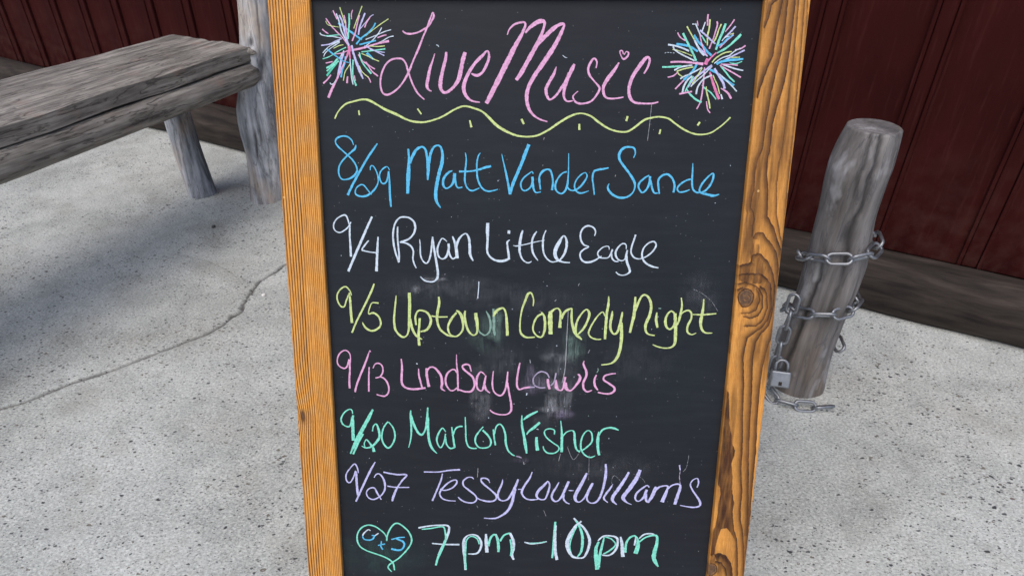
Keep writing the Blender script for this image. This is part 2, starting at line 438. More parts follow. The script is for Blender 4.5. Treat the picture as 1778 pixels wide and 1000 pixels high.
# ------------------------------------------------------------ red boarded wall on a brown sill timber
WA = Vector((-1.277, 3.27, 0)); wang = radians(-29.5)
wd = Vector((cos(wang), sin(wang), 0))           # along the wall to the right
wall = empty('boarded_wall', WA, (0, 0, wang))
tag(wall, 'dark red vertical board wall behind the log bench', 'wall')
bw = 0.28; x = -4.2; i = 0
board_mesh = None
def wall_board_mesh(w):
    bm = bmesh.new()
    add_box(bm, 0.0015, w-0.0015, 0.02, 0.045, 0.16, 2.75, 0.003)
    me = bpy.data.meshes.new('board'); bm.to_mesh(me); bm.free(); me.materials.append(M['red']); return me
def batten_mesh(w):
    bm = bmesh.new()
    add_box(bm, -w/2, -w/2+0.011, 0.004, 0.0185, 0.165, 2.75, 0.003)
    add_box(bm, w/2-0.011, w/2, 0.004, 0.0185, 0.165, 2.75, 0.003)
    add_box(bm, -w/2+0.0125, w/2-0.0125, 0.009, 0.0185, 0.165, 2.75, 0.004)
    me = bpy.data.meshes.new('batten'); bm.to_mesh(me); bm.free(); me.materials.append(M['red']); return me
mb_ = wall_board_mesh(bw); mt_ = batten_mesh(0.064)
x = -4.145
while x < 4.3:
    b = bpy.data.objects.new('board', mb_); COL.objects.link(b); b.parent = wall; b.location = (x, random.uniform(-0.001, 0.001), 0)
    t = bpy.data.objects.new('batten', mt_); COL.objects.link(t); t.parent = wall; t.location = (x, 0, 0)
    x += bw
bm = bmesh.new(); add_box(bm, -4.3, 4.4, 0.05, 0.14, 0.0, 2.75)
bm_obj('backing', bm, M['timber'], wall)
bm = bmesh.new(); add_box(bm, -4.3, 4.4, -0.03, 0.16, 2.753, 2.90, 0.006)
bm_obj('cap_board', bm, M['timber'], wall)
# sill timber: irregular hewn log lying along the foot of the wall
def hewn(name, p0, p1, ry, rz, seed, mat, parent, n=60, seg=20, sq=2.6):
    V = []; F = []
    p0 = Vector(p0); p1 = Vector(p1); ax = (p1-p0); L = ax.length; ax.normalize()
    side = Vector((0, 0, 1)).cross(ax).normalized(); up = ax.cross(side)
    for i in range(n+1):
        s_ = i/n*L
        for k_ in range(seg):
            a = 2*pi*k_/seg; c_, s2 = cos(a), sin(a)
            q = (abs(c_)**sq+abs(s2)**sq)**(-1/sq)
            rr = q*(1+0.07*float(noise2(s_*3.2+seed, k_*0.55, seed, 3)))
            cap = 0.93 if i in (0, n) else 1.0
            V.append(p0+ax*s_+side*(ry*rr*c_*cap)+up*(rz*rr*s2*cap))
    for i in range(n):
        for k_ in range(seg):
            a = i*seg+k_; b = i*seg+(k_+1) % seg
            F.append((a, b, b+seg, a+seg))
    F.append(tuple(range(seg))[::-1]); F.append(tuple(n*seg+k_ for k_ in range(seg)))
    o = mesh_obj(name, V, F, mat, parent, True)
    return o
hewn('sill_timber', (-4.2, -0.062, 0.090), (4.3, -0.062, 0.090), 0.075, 0.094, 4, M['timber'], wall, 140, 20, 3.2)

# ------------------------------------------------------------ log bench
bench = empty('log_bench', (-0.97, 2.6, 0))
tag(bench, 'rustic bench with thick grey plank seat and knotty grey log posts', 'bench')
def log(name, pts, rad, mat, parent, seed, seg=40, n=110, slits=(), knots=(), origin=Vector((0, 0, 0))):
    P = [Vector(p)-origin for p in pts]
    def at(t):
        u = t*(len(P)-1); i = min(int(u), len(P)-2); f = u-i
        p0 = P[max(i-1, 0)]; p1 = P[i]; p2 = P[i+1]; p3 = P[min(i+2, len(P)-1)]
        q = 0.5*((2*p1)+(p2-p0)*f+(2*p0-5*p1+4*p2-p3)*f*f+(3*p1-p0-3*p2+p3)*f**3)
        r = rad[i]*(1-f)+rad[i+1]*f
        return q, r
    cen = [at(i/n) for i in range(n+1)]
    CX = np.array([tuple(q[0]) for q in cen]); R0 = np.array([q[1] for q in cen])[:, None]
    Tt = (np.arange(n+1)/n)[:, None]; A = (2*pi*np.arange(seg)/seg)[None, :]
    length = float(np.linalg.norm(CX[-1]-CX[0]))
    CA, SA = np.cos(A), np.sin(A)
    Zl = Tt*length
    W_ = 1+0.04*noise2(Zl*6+seed, CA*1.3+SA*2.1+5, seed, 3)+0.012*noise2(Zl*9, CA*6+SA*8+20, seed+3, 3)
    ck = np.zeros((n+1, seg))
    for (sa0, t0, t1, dp, wv) in slits:
        da = (A-sa0-0.16*noise1(Zl*9, seed+5)-0.03*noise1(Zl*50, seed+6)+pi) % (2*pi)-pi
        e = np.clip(np.minimum(Tt-t0, t1-Tt)/(t1-t0)*4, 0, 1)
        ck = np.maximum(ck, np.exp(-(da/wv)**2)*e*dp)
    for (ka, kt, kr, kd) in knots:
        da = ((A-ka+pi) % (2*pi)-pi)*R0; dt = (Tt-kt)*length
        dd = np.hypot(da, dt*0.5)/kr
        W_ = W_+kd*np.exp(-dd*dd*1.2)
        if kd < 0: ck = np.maximum(ck, 0.95*np.exp(-(dd/0.75)**2))
    RR = R0*W_*(1-0.12*ck); RR[0] *= 0.95; RR[-1] *= 0.95
    V = np.stack([CX[:, 0:1]+CA*RR, CX[:, 1:2]+SA*RR, np.repeat(CX[:, 2:3], seg, 1)], -1).reshape(-1, 3).tolist()
    idx = np.arange((n+1)*seg).reshape(n+1, seg); nx_ = np.roll(idx, -1, 1)
    F = np.stack([idx[:-1], nx_[:-1], nx_[1:], idx[1:]], -1).reshape(-1, 4).tolist()
    F.append(idx[0, ::-1].tolist()); F.append(idx[-1].tolist()); C = ck.ravel()
    o = mesh_obj(name, V, F, mat, parent, True)
    at_ = o.data.attributes.new('crack', 'FLOAT', 'POINT'); at_.data.foreach_set('value', np.array(C, np.float32))
    return o
BO = Vector((-0.97, 2.6, 0))
leg_pts = [(-0.972, 2.6, -0.004), (-0.962, 2.6, 0.09), (-0.95, 2.6, 0.19), (-0.944, 2.6, 0.29), (-0.940, 2.6, 0.39), (-0.914, 2.6, 0.5), (-0.890, 2.6, 0.61), (-0.872, 2.6, 0.72), (-0.857, 2.6, 0.83), (-0.842, 2.6, 0.95), (-0.830, 2.6, 1.08)]
leg_rad = [0.070, 0.069, 0.072, 0.078, 0.080, 0.074, 0.070, 0.066, 0.065, 0.063, 0.060]
log('post', leg_pts, leg_rad, M['log'], bench, 3, 110, 300, slits=[(-1.62, 0.18, 0.36, 1.0, 0.07), (-1.35, 0.22, 0.52, 0.8, 0.05), (-1.12, 0.50, 0.57, 1.0, 0.16), (-1.25, 0.55, 0.99, 0.7, 0.04), (-0.95, 0.02, 0.3, 0.5, 0.05), (-1.9, 0.65, 0.75, 0.5, 0.05)],
    knots=[(-1.10, 0.560, 0.024, -0.16), (-1.9, 0.60, 0.03, 0.06), (-1.3, 0.30, 0.03, 0.05), (-1.7, 0.64, 0.012, -0.05)], origin=BO)
bd = Vector((-0.423, -0.906, 0)); bp = Vector((-0.906, 0.423, 0))      # along the seat toward the viewer; across it
SZ = 0.645
FC = Vector((-0.9012, 2.5316, 0))                                     # front far corner of the seat
def seat_plank(off, w, L0, L1, seed, zt=SZ, th=0.062):
    n, m = 60, 8; V = []; F = []
    for i in range(n+1):
        s_ = L0+(L1-L0)*i/n
        for face in (1, 0):
            for j in range(m+1):
                q = off+w*j/m
                q += (0.006*float(noise1(s_*6, seed+(j == 0)))) if j in (0, m) else 0
                z = zt-(0 if face else th)+0.004*float(noise2(s_*5, q*30, seed, 3))
                ed = 0.006 if (j in (0, m)) else 0
                z += -ed if face else ed
                p = FC+bd*s_+bp*q+Vector((0, 0, z))
                V.append(p-BO)
    W2 = 2*(m+1)
    for i in range(n):
        a = i*W2; b = a+W2
        for j in range(m):
            F.append((a+j, a+j+1, b+j+1, b+j)); F.append((a+m+1+j, b+m+1+j, b+m+2+j, a+m+2+j))
        F.append((a, b, b+m+1, a+m+1)); F.append((a+m, a+2*m+1, b+2*m+1, b+m))
    for e in (0, n):
        a = e*W2
        for j in range(m):
            f = (a+j, a+m+1+j, a+m+2+j, a+j+1); F.append(f if e == 0 else f[::-1])
    return mesh_obj('seat_plank', V, F, M['plank'], bench, False)
seat_plank(0.0, 0.215, -0.01, 1.72, 21)
seat_plank(0.221, 0.215, -0.03, 1.74, 22, SZ-0.003)
# half-log bearer under the seat edge, rounded far end
def bearer(off, seed, z0=0.540, r=0.048):
    V = []; F = []; n = 70; seg = 24
    for i in range(n+1):
        s_ = -0.045+1.80*i/n
        e = min(1.0, 0.35+math.sqrt(max(0, min(1, (s_+0.048)/0.05)))*0.65)
        for k_ in range(seg):
            a = 2*pi*k_/seg
            rr = r*e*(1+0.05*float(noise2(s_*5, k_*0.9, seed, 3)))
            p = FC+bd*s_+bp*(off+cos(a)*rr)+Vector((0, 0, z0+min(sin(a)*rr, 0.0425)))
            V.append(p-BO)
    for i in range(n):
        for k_ in range(seg):
            a = i*seg+k_; b = i*seg+(k_+1) % seg; F.append((a, b, b+seg, a+seg))
    F.append(tuple(range(seg))[::-1]); F.append(tuple(n*seg+k_ for k_ in range(seg)))
    o = mesh_obj('bearer', V, F, M['plank'], bench, True); return o
bearer(0.026, 31); bearer(0.36, 32)
# the stub of a branch at the plank's corner, beside the post
bm = bmesh.new()
pc = FC+bp*0.03+Vector((0, 0, SZ-0.018))-BO
add_tube(bm, [pc+bd*0.05, pc+Vector((0.02, -0.012, 0.0)), pc+Vector((0.042, -0.022, -0.004)), pc+Vector((0.056, -0.024, -0.006))], [0.010, 0.014, 0.010, 0.003], 12)
bm_obj('branch_stub', bm, M['plank'], bench, True)
for (s_, q, h, r0, sd_) in ((0.06, 0.40, 0.52, 0.055, 12), (1.45, 0.06, 0.52, 0.058, 13), (1.45, 0.40, 0.52, 0.06, 14)):
    b_ = FC+bd*s_+bp*q
    log('post', [(b_.x+0.02, b_.y, -0.003), (b_.x, b_.y+0.01, h*0.4), (b_.x, b_.y, h*0.8), (b_.x, b_.y, h-0.055)], [r0*1.05, r0, r0*0.95, r0*0.9], M['log'], bench, sd_, 48, 80, origin=BO)

# ------------------------------------------------------------ log post with a chain and padlock at the right
PX, PY = 0.842, 1.405
post = empty('hitching_post', (PX, PY, 0))
tag(post, 'short weathered log post wrapped in chain, right of the chalkboard', 'post')
PO = Vector((PX, PY, 0))
log('shaft', [(PX, PY, -0.003), (PX-0.004, PY, 0.13), (PX+0.002, PY, 0.26), (PX+0.006, PY+0.004, 0.39), (PX-0.004, PY+0.006, 0.52), (PX-0.010, PY+0.002, 0.64), (PX-0.006, PY, 0.73)], [0.076, 0.068, 0.065, 0.069, 0.063, 0.066, 0.055], M['post'], post, 41, 90, 160,
    slits=[(-2.5, 0.02, 0.6, 1, 0.08), (-1.75, 0.30, 1.2, 1, 0.08), (-1.1, 0.1, 0.55, 0.8, 0.05), (-2.1, 0.6, 1.3, 0.8, 0.06), (-0.8, 0.5, 1.2, 0.7, 0.05)],
    knots=[(-1.9, 0.62, 0.022, -0.06), (-1.2, 0.40, 0.03, 0.10), (-2.6, 0.8, 0.03, 0.09)], origin=PO)
def link_mesh(L=0.062, w=0.034, r=0.0042):
    bm = bmesh.new(); pts = []
    R_ = w/2-r; h = L/2-r-R_
    for k_ in range(10): a = -pi/2+pi*k_/9; pts.append((h+R_*cos(a), R_*sin(a), 0))
    for k_ in range(10): a = pi/2+pi*k_/9; pts.append((-h+R_*cos(a), R_*sin(a), 0))
    add_tube(bm, pts, r, 8, True)
    me = bpy.data.meshes.new('link'); bm.to_mesh(me); bm.free()
    me.polygons.foreach_set('use_smooth', [True]*len(me.polygons)); me.materials.append(M['galv']); return me
LM = link_mesh()
def chain(path, name, label, normals=None):
    """links along a path, alternately turned a quarter"""
    P = [Vector(p) for p in path]; root = empty(name, P[-1]); tag(root, label, 'chain')
    d = [0.0]
    for a, b in zip(P[:-1], P[1:]): d.append(d[-1]+(b-a).length)
    def at(s_):
        for i in range(len(P)-1):
            if d[i+1] >= s_ or i == len(P)-2:
                f = (s_-d[i])/(d[i+1]-d[i]); return P[i].lerp(P[i+1], f)
    s_ = 0.02; i = 0; step = 0.062-4*0.0042+0.0015
    while s_ < d[-1]-0.02:
        c_ = at(s_); t = (at(min(s_+0.02, d[-1]))-at(max(s_-0.02, 0))).normalized()
        out = (c_-Vector((PX, PY, c_.z))); out.z = 0
        ref = out.normalized() if out.length > 1e-4 else Vector((0, 1, 0))
        b = t.cross(ref).normalized(); n_ = b.cross(t)
        turn = radians(40 if i % 2 == 0 else -48)+random.uniform(-0.15, 0.15)
        y = b*cos(turn)+n_*sin(turn); z = t.cross(y)
        R_ = Matrix((t, y, z)).transposed()
        o = bpy.data.objects.new('link', LM); COL.objects.link(o); o.parent = root
        o.matrix_local = Matrix.Translation(c_-P[-1]) @ R_.to_4x4()
        s_ += step; i += 1
    return root
path = []
for k_ in range(150):
    t = k_/149
    a = 1.2-2*pi*2.30*t
    z = 0.50-0.37*t-0.018*sin(a*1.0+0.8)
    rr = 0.0775
    path.append((PX+rr*cos(a), PY+rr*sin(a), z))
chain(path, 'steel_chain', 'galvanised chain wound round the short log post')
# tail hanging down the post's left side to the ground
tail = [(PX-0.088, PY-0.03, 0.300), (PX-0.090, PY-0.035, 0.24), (PX-0.094, PY-0.04, 0.17), (PX-0.094, PY-0.045, 0.10), (PX-0.098, PY-0.05, 0.045), (PX-0.105, PY-0.065, 0.014), (PX-0.085, PY-0.095, 0.011), (PX-0.04, PY-0.115, 0.011), (PX+0.02, PY-0.12, 0.011), (PX+0.06, PY-0.11, 0.011)]
chain(tail, 'steel_chain', 'loose galvanised chain end hanging down to the concrete')
lock = empty('padlock', (PX-0.088, PY-0.074, 0.070), (radians(-24), 0, radians(-12)))
tag(lock, 'grey steel padlock hanging on the chain at the post', 'padlock')
bm = bmesh.new(); add_box(bm, -0.024, 0.024, -0.010, 0.010, -0.022, 0.022, 0.004); bm_obj('lock_body', bm, M['iron'], lock)
bm = bmesh.new(); add_tube(bm, [(-0.015, 0, 0.018), (-0.015, 0, 0.036)]+[(-0.015*cos(pi*q/8), 0, 0.036+0.015*sin(pi*q/8)) for q in range(1, 8)]+[(0.015, 0, 0.036), (0.015, 0, 0.018)], 0.0038, 10)
bm_obj('shackle', bm, M['galv'], lock, True)
bm = bmesh.new(); add_box(bm, -0.004, 0.004, -0.0115, -0.0095, -0.016, -0.006, 0.0006); bm_obj('keyhole', bm, M['timber'], lock)

# ------------------------------------------------------------ a few loose stones on the concrete
stones = [(-0.763, 1.80, 0.008, 0.75), (-1.02, 2.06, 0.007, 0.06), (-0.63, 1.02, 0.004, 0.5)]
def stone(x, y, r, seed, mat):
    bm = bmesh.new(); bmesh.ops.create_icosphere(bm, subdivisions=2, radius=r)
    rr = random.Random(seed)
    for v in bm.verts: v.co *= 1+rr.uniform(-0.14, 0.14); v.co.z *= 0.6
    o = bm_obj('pebble', bm, mat, None, True); o.location = (x, y, r*0.45); return o
kk = NT('white_stone', 0.7); kk.base((0.72, 0.71, 0.68, 1)); kk.bump(kk.noise(kk.obj(), 300), 0.3, 0.001)
kd = NT('dark_stone', 0.7); kd.base((0.07, 0.068, 0.066, 1)); kd.bump(kd.noise(kd.obj(), 300), 0.3, 0.001)
tag(stone(-0.771, 1.842, 0.0075, 1, kk.m), 'small white pebble beside the crack in the concrete', 'pebble')
tag(stone(-1.11, 2.33, 0.008, 2, kd.m), 'small dark pebble on concrete left of the bench post', 'pebble')

# ------------------------------------------------------------ the chalkboard sign
BOARD_O = Vector((-0.2520017, 0.987799, 1.0637084))          # top left corner of the slate
BU = Vector((0.999357402, -0.0358438636, 0)); BD = Vector((-0.01166962, -0.32535895, -0.94551858)); BN = Vector((-0.03389104, -0.94491099, 0.32556815))
SLATE_W = 0.62; FOOT = 1.125
BR = Matrix((BU, -BD, BN)).transposed().to_4x4()              # local x right, y up the board, z out of it
base = BOARD_O+BU*(SLATE_W/2)+BD*FOOT
sign = empty('chalkboard_sign', base)
sign.matrix_world = Matrix.Translation(base) @ BR
tag(sign, 'tall A-frame chalkboard in an orange stained wood frame with the live music list', 'chalkboard')
def L2(u, v, z=0.0): return (u-SLATE_W/2, FOOT-v, z)         # metres: right of / below the slate's top left corner

# slate panel (12 mm slab), thinly subdivided so that it is not dead flat
def slate_panel():
    nu, nv = 24, 40; V = []; F = []
    for i in range(nu+1):
        for j in range(nv+1):
            u = -0.012+(SLATE_W+0.024)*i/nu; v = -0.015+0.985*j/nv
            V.append(L2(u, v, 0)); 
    for i in range(nu):
        for j in range(nv):
            a = i*(nv+1)+j; F.append((a, a+1, a+nv+2, a+nv+1))
    o = mesh_obj('slate', V, F, M['slate'], sign)
    return o
slate_panel()
bm = bmesh.new(); p0 = L2(-0.012, 0.97); p1 = L2(SLATE_W+0.012, -0.015)
add_box(bm, p0[0], p1[0], p0[1], p1[1], -0.009, -0.001); bm_obj('backing_panel', bm, M['timber'], sign)

GRAIN_EDGES = [
 (3.12, 0.6, [(667.6, -63.5), (672.2, 0.0), (675.7, 80.8), (676.9, 157.4), (677.1, 229.1), (678.8, 286.8), (681.9, 329.1), (690.2, 372.1)]),
 (3.12, 0.5, [(672.1, -63.5), (679.0, 43.6), (682.8, 134.0), (684.1, 212.9), (686.1, 278.4), (691.9, 328.9)]),
 (6.24, 0.75, [(635.3, -56.6), (637.0, -21.4), (635.6, 0.1), (628.7, 7.3), (626.7, 24.7), (622.5, 35.7)]),
 (7.02, 0.75, [(645.1, -63.5), (643.8, -21.4), (642.9, 3.6), (641.1, 22.5), (638.8, 43.7), (637.4, 72.7), (631.9, 87.7), (628.5, 99.9), (625.8, 111.3), (622.6, 126.7)]),
 (7.02, 0.7, [(649.6, -63.5), (650.0, -14.3), (650.0, 40.0), (648.0, 70.4), (647.0, 74.9), (643.7, 95.2), (641.5, 111.2), (640.4, 122.7), (639.5, 135.8), (637.5, 162.4), (636.9, 194.8), (631.5, 212.5), (629.3, 230.4), (630.9, 254.1), (628.6, 264.0), (628.4, 278.2), (633.4, 286.5), (636.0, 295.7), (634.6, 306.7), (635.4, 322.8)]),
 (7.02, 0.75, [(657.1, -63.5), (660.0, 0.0), (659.8, 51.0), (657.9, 95.9), (655.0, 118.8), (653.5, 126.5), (649.7, 142.0), (647.1, 162.3), (647.0, 198.7), (645.3, 212.4), (646.4, 230.2), (650.5, 253.9), (653.8, 292.1), (662.6, 304.6), (671.5, 324.9), (678.1, 339.4), (686.8, 372.2)]),
 (3.9, 0.6, [(661.6, -63.5), (664.6, 0.0), (666.2, 65.9), (665.3, 126.4), (664.7, 177.1), (663.9, 205.0), (662.3, 212.3), (661.9, 245.6), (666.5, 287.8), (673.6, 313.8), (679.9, 333.4), (687.0, 359.1)]),
 (7.02, 0.7, [(635.6, 324.5), (638.1, 316.8), (642.1, 315.1), (649.6, 315.0), (657.3, 325.1), (665.7, 333.5), (673.0, 346.3), (677.4, 363.6), (681.2, 389.8), (683.3, 416.4), (683.0, 452.5), (679.4, 475.4), (675.8, 489.3), (671.3, 521.1), (670.2, 561.0), (671.8, 610.4), (674.4, 653.0), (675.4, 663.0), (676.0, 713.9), (677.6, 765.9), (678.3, 819.3), (684.1, 896.1)]),
 (6.24, 0.75, [(635.7, 359.0), (636.5, 350.3), (643.6, 345.9), (649.7, 347.5), (662.8, 360.3), (671.4, 377.7), (676.4, 396.1), (677.5, 418.3), (676.4, 439.0), (673.3, 458.1), (662.7, 472.0), (656.9, 483.1), (655.2, 500.8), (654.7, 512.9), (658.7, 561.2), (661.1, 610.7), (661.5, 623.4), (665.3, 679.4), (671.8, 745.1), (675.3, 789.3), (676.5, 819.4)]),
 (4.68, 0.8, [(617.6, 381.1), (628.3, 377.4), (638.3, 376.4), (650.1, 376.2), (660.9, 382.2), (668.6, 390.9), (671.9, 405.9), (674.5, 430.0), (670.6, 449.0), (663.2, 461.0), (649.7, 472.2), (643.5, 478.8), (641.4, 492.7), (640.2, 507.6), (645.6, 553.8), (648.7, 603.1), (652.7, 643.5), (654.5, 671.6), (655.6, 701.0), (660.9, 737.0), (661.5, 771.7), (663.3, 789.7), (669.2, 812.0), (674.0, 842.3), (681.0, 907.4)]),
 (3.12, 0.8, [(653.8, 395.5), (661.0, 399.0), (665.6, 410.4), (668.6, 430.1), (663.7, 449.1), (654.4, 458.4), (636.4, 459.6)]),
 (2.34, 0.8, [(617.1, 393.4), (629.5, 389.7), (643.4, 393.0), (652.4, 398.2), (659.7, 410.5), (661.7, 430.2), (655.3, 442.9), (642.9, 447.7), (634.0, 444.2)]),
 (2.34, 0.7, [(615.6, 413.0), (616.7, 406.7), (619.7, 402.2), (627.7, 397.7)]),
 (2.34, 0.7, [(649.1, 399.1), (653.2, 406.2), (656.2, 418.6), (651.8, 434.0), (642.1, 439.5), (630.0, 438.8)]),
 (7.8, 0.8, [(617.1, 366.2), (625.1, 362.6), (632.7, 362.5), (636.6, 358.9)]),
 (3.12, 0.8, [(619.2, 470.0), (620.2, 471.8), (619.6, 483.8), (620.2, 499.6), (619.2, 507.1)]),
 (3.9, 0.8, [(644.7, 735.4), (648.8, 775.2), (653.5, 804.9), (661.4, 828.5), (665.1, 857.9), (669.9, 907.8)]),
 (8.58, 0.85, [(626.1, 855.8), (631.6, 853.4), (637.2, 853.2), (647.2, 858.4), (654.9, 870.3), (658.8, 884.6), (661.0, 908.0)]),
 (3.12, 0.8, [(629.1, 867.8), (638.8, 870.8), (647.4, 881.6), (653.7, 908.3)]),
]
GRAIN_PATCHES = [
 (0.95, [(616.7, 565.9), (618.8, 560.1), (622.9, 565.8), (626.9, 594.8), (629.3, 620.2), (634.0, 637.0), (636.4, 652.9), (642.2, 665.8), (642.0, 673.9), (638.8, 688.2), (643.1, 714.7), (644.4, 737.5), (650.1, 759.3), (648.8, 775.2), (651.5, 793.2), (656.8, 819.9), (661.2, 836.1), (653.1, 820.1), (642.3, 805.3), (633.1, 807.7), (629.6, 820.7), (627.3, 837.1), (626.1, 855.8), (620.7, 859.2), (618.4, 821.1), (623.2, 801.5), (624.8, 776.9), (624.2, 760.0), (626.5, 744.2), (624.6, 732.8), (620.4, 727.7), (617.2, 702.0), (615.5, 641.4), (615.8, 595.0)]),
 (0.75, [(637.1, 0.1), (628.7, 7.3), (626.7, 24.7), (622.6, 36.4), (620.3, 36.4), (622.2, 18.2), (624.9, 0.1)]),
 (0.6, [(618.6, 246.0), (629.4, 247.5), (627.8, 264.0), (627.6, 278.2), (633.4, 286.5), (636.0, 295.7), (635.7, 325.4), (641.9, 345.0), (635.4, 355.5), (633.7, 346.9), (628.6, 329.7), (623.6, 312.7), (622.7, 287.4), (617.4, 266.6), (617.0, 254.2)]),
 (0.5, [(640.7, 333.9), (645.7, 333.8), (648.4, 351.0), (640.9, 351.9)]),
 (0.6, [(637.7, 353.7), (653.5, 351.8), (659.4, 368.2), (655.2, 392.0), (636.5, 392.2), (620.8, 387.2), (617.2, 367.9), (633.7, 364.2)]),
]
GRAIN_KNOTS = [
 (634.5, 414.5, 10.92, 13.175),
 (623.8, 884.6, 8.58, 11.05),
]
SIDE_KNOT = (-48.5, 621.3)
def side_of(px, py, poly):
    """distance to a polyline and which side (+1 = to the left of the walking direction, seen from the front)"""
    best = np.full(px.shape, 1e9); sd_ = np.zeros(px.shape); along = np.zeros(px.shape)
    tot = 0.0; n_ = len(poly)-1
    for q, ((ax, ay), (bx, by)) in enumerate(zip(poly[:-1], poly[1:])):
        dx, dy = bx-ax, by-ay; L = dx*dx+dy*dy
        t = ((px-ax)*dx+(py-ay)*dy)/L; tc = np.clip(t, 0, 1)
        d_ = np.hypot(px-ax-tc*dx, py-ay-tc*dy)
        s_ = (dx*(py-ay)-dy*(px-ax))/math.sqrt(L)
        m = d_ < best-1e-6
        # at joints prefer the segment whose line is farther away (stable sign)
        tie = (~m) & (np.abs(d_-best) < 1e-6) & (np.abs(s_) > np.abs(sd_))
        best = np.where(m, d_, best); sd_ = np.where(m | tie, s_, sd_)
        end = ((q == 0) & (t < 0)) | ((q == n_-1) & (t > 1))
        along = np.where(m, np.where(end, 1.0, 0.0), along)
    return best, np.sign(sd_), along
def in_poly(px, py, poly):
    c = np.zeros(px.shape, bool); j = len(poly)-1
    for i in range(len(poly)):
        xi, yi = poly[i]; xj, yj = poly[j]
        c ^= ((yi > py) != (yj > py)) & (px < (xj-xi)*(py-yi)/((yj-yi) or 1e-9)+xi)
        j = i
    return c
def cathedral_grain(U, Vv):
    wu = 0.7*noise2(U*0.35, Vv*0.16, 61, 3); wv = 1.6*noise2(U*0.25, Vv*0.10, 62, 3)
    px = U+wu; py = Vv+wv
    dark = np.clip(0.13+0.50*noise2(U*0.09, Vv*0.010, 66, 4)+0.14*np.exp(-((Vv-300)/150)**2)*np.exp(-((U-632)/14)**2), 0.0, 0.55)
    for fade, st, pl in GRAIN_EDGES:
        d_, s_, e = side_of(px, py, pl)
        w = np.clip(s_*d_/0.45+0.5, 0, 1)              # crisp on one side
        dark = np.maximum(dark, 1.15*st*w*(0.55*np.exp(-d_/(fade*0.55))+0.5*np.exp(-d_/(fade*2.4)))*np.where(e > 0, np.exp(-d_/1.5), 1.0))
    for st, pl in GRAIN_PATCHES:
        d_, s_, e = side_of(px, py, pl+[pl[0]]); ins = in_poly(px, py, pl)
        w = np.clip(np.where(ins, d_, -d_)/0.8+0.5, 0, 1)
        dark = np.maximum(dark, w*(st*(0.72+0.42*noise2(U*0.30, Vv*0.035, 67, 4))))
    age = np.zeros(U.shape)
    for kx, ky, rx, ry in GRAIN_KNOTS:
        q = np.hypot((U-kx)/rx, (Vv-ky)/ry)*(1+0.10*noise2(U*0.2, Vv*0.2, 68, 2))
        age = np.maximum(age, np.clip((1.0-q)*7, 0, 1)*(0.72+0.3*noise2(U*0.5, Vv*0.5, 69, 2)))
        dark = np.maximum(dark, np.where(q < 1, 0.55+0.25*np.sin(q*13+3*noise2(U*0.3, Vv*0.3, 72, 2)), 0))
        near_k = np.exp(-((U-kx-6)/24)**2-((Vv-ky+8)/38)**2)
        dark = dark+0.30*near_k*np.clip(0.6+1.6*noise2(U*0.16, Vv*0.05, 73, 4), 0, 1.2)*(q > 1)
        dark = np.maximum(dark, 0.9*np.exp(-((q-1.03)/0.10)**2))
    ag2 = np.clip(noise2(U*0.22+9, Vv*0.05, 70, 3)*2.2-0.5, 0, 1)*0.45*np.exp(-((Vv-GRAIN_KNOTS[0][1])/90)**2)
    return np.clip(dark, 0, 1), np.maximum(age, ag2)
def straight_grain(S, Vv, seed=71, knot=None, fine=1.0):
    """S = mm from the outer edge of a 60 mm stile"""
    w = 1.5*noise2(Vv*0.007, S*0.02, seed, 2)+0.15*noise2(Vv*0.03, S*0.08, seed+1, 2)
    x_ = S+w
    if knot:
        kx, ky = knot
        g = np.exp(-np.abs((Vv-ky)/34.0)**1.5)
        x_ = x_-g*10.5*np.exp(-S/17.0)
    ph = np.where(x_ < 31, x_/4.1, 31/4.1+(x_-31)/2.9)*fine
    f = ph-np.floor(ph)
    amp = 0.72+0.40*noise2(ph*0.9, Vv*0.01, seed+2, 2)
    sharp = np.where(x_ < 31, 1.0, 0.7)
    dark = amp*sharp*(np.clip((f-0.52)/0.28, 0, 1)**1.1)*np.clip((1.0-f)/0.08, 0, 1)+0.0
    dark = dark + 0.12*np.clip(noise2(S*0.1, Vv*0.01, seed+7, 2), 0, 1)
    age = np.zeros(S.shape)
    if knot:
        q = np.hypot((S-knot[0])/2.2, (Vv-knot[1])/6.0)
        age = np.clip((1-q)*3, 0, 1)*0.8
        dark = np.maximum(dark, 0.9*np.exp(-(q/1.7)**2))
    return np.clip(dark, 0, 1), age

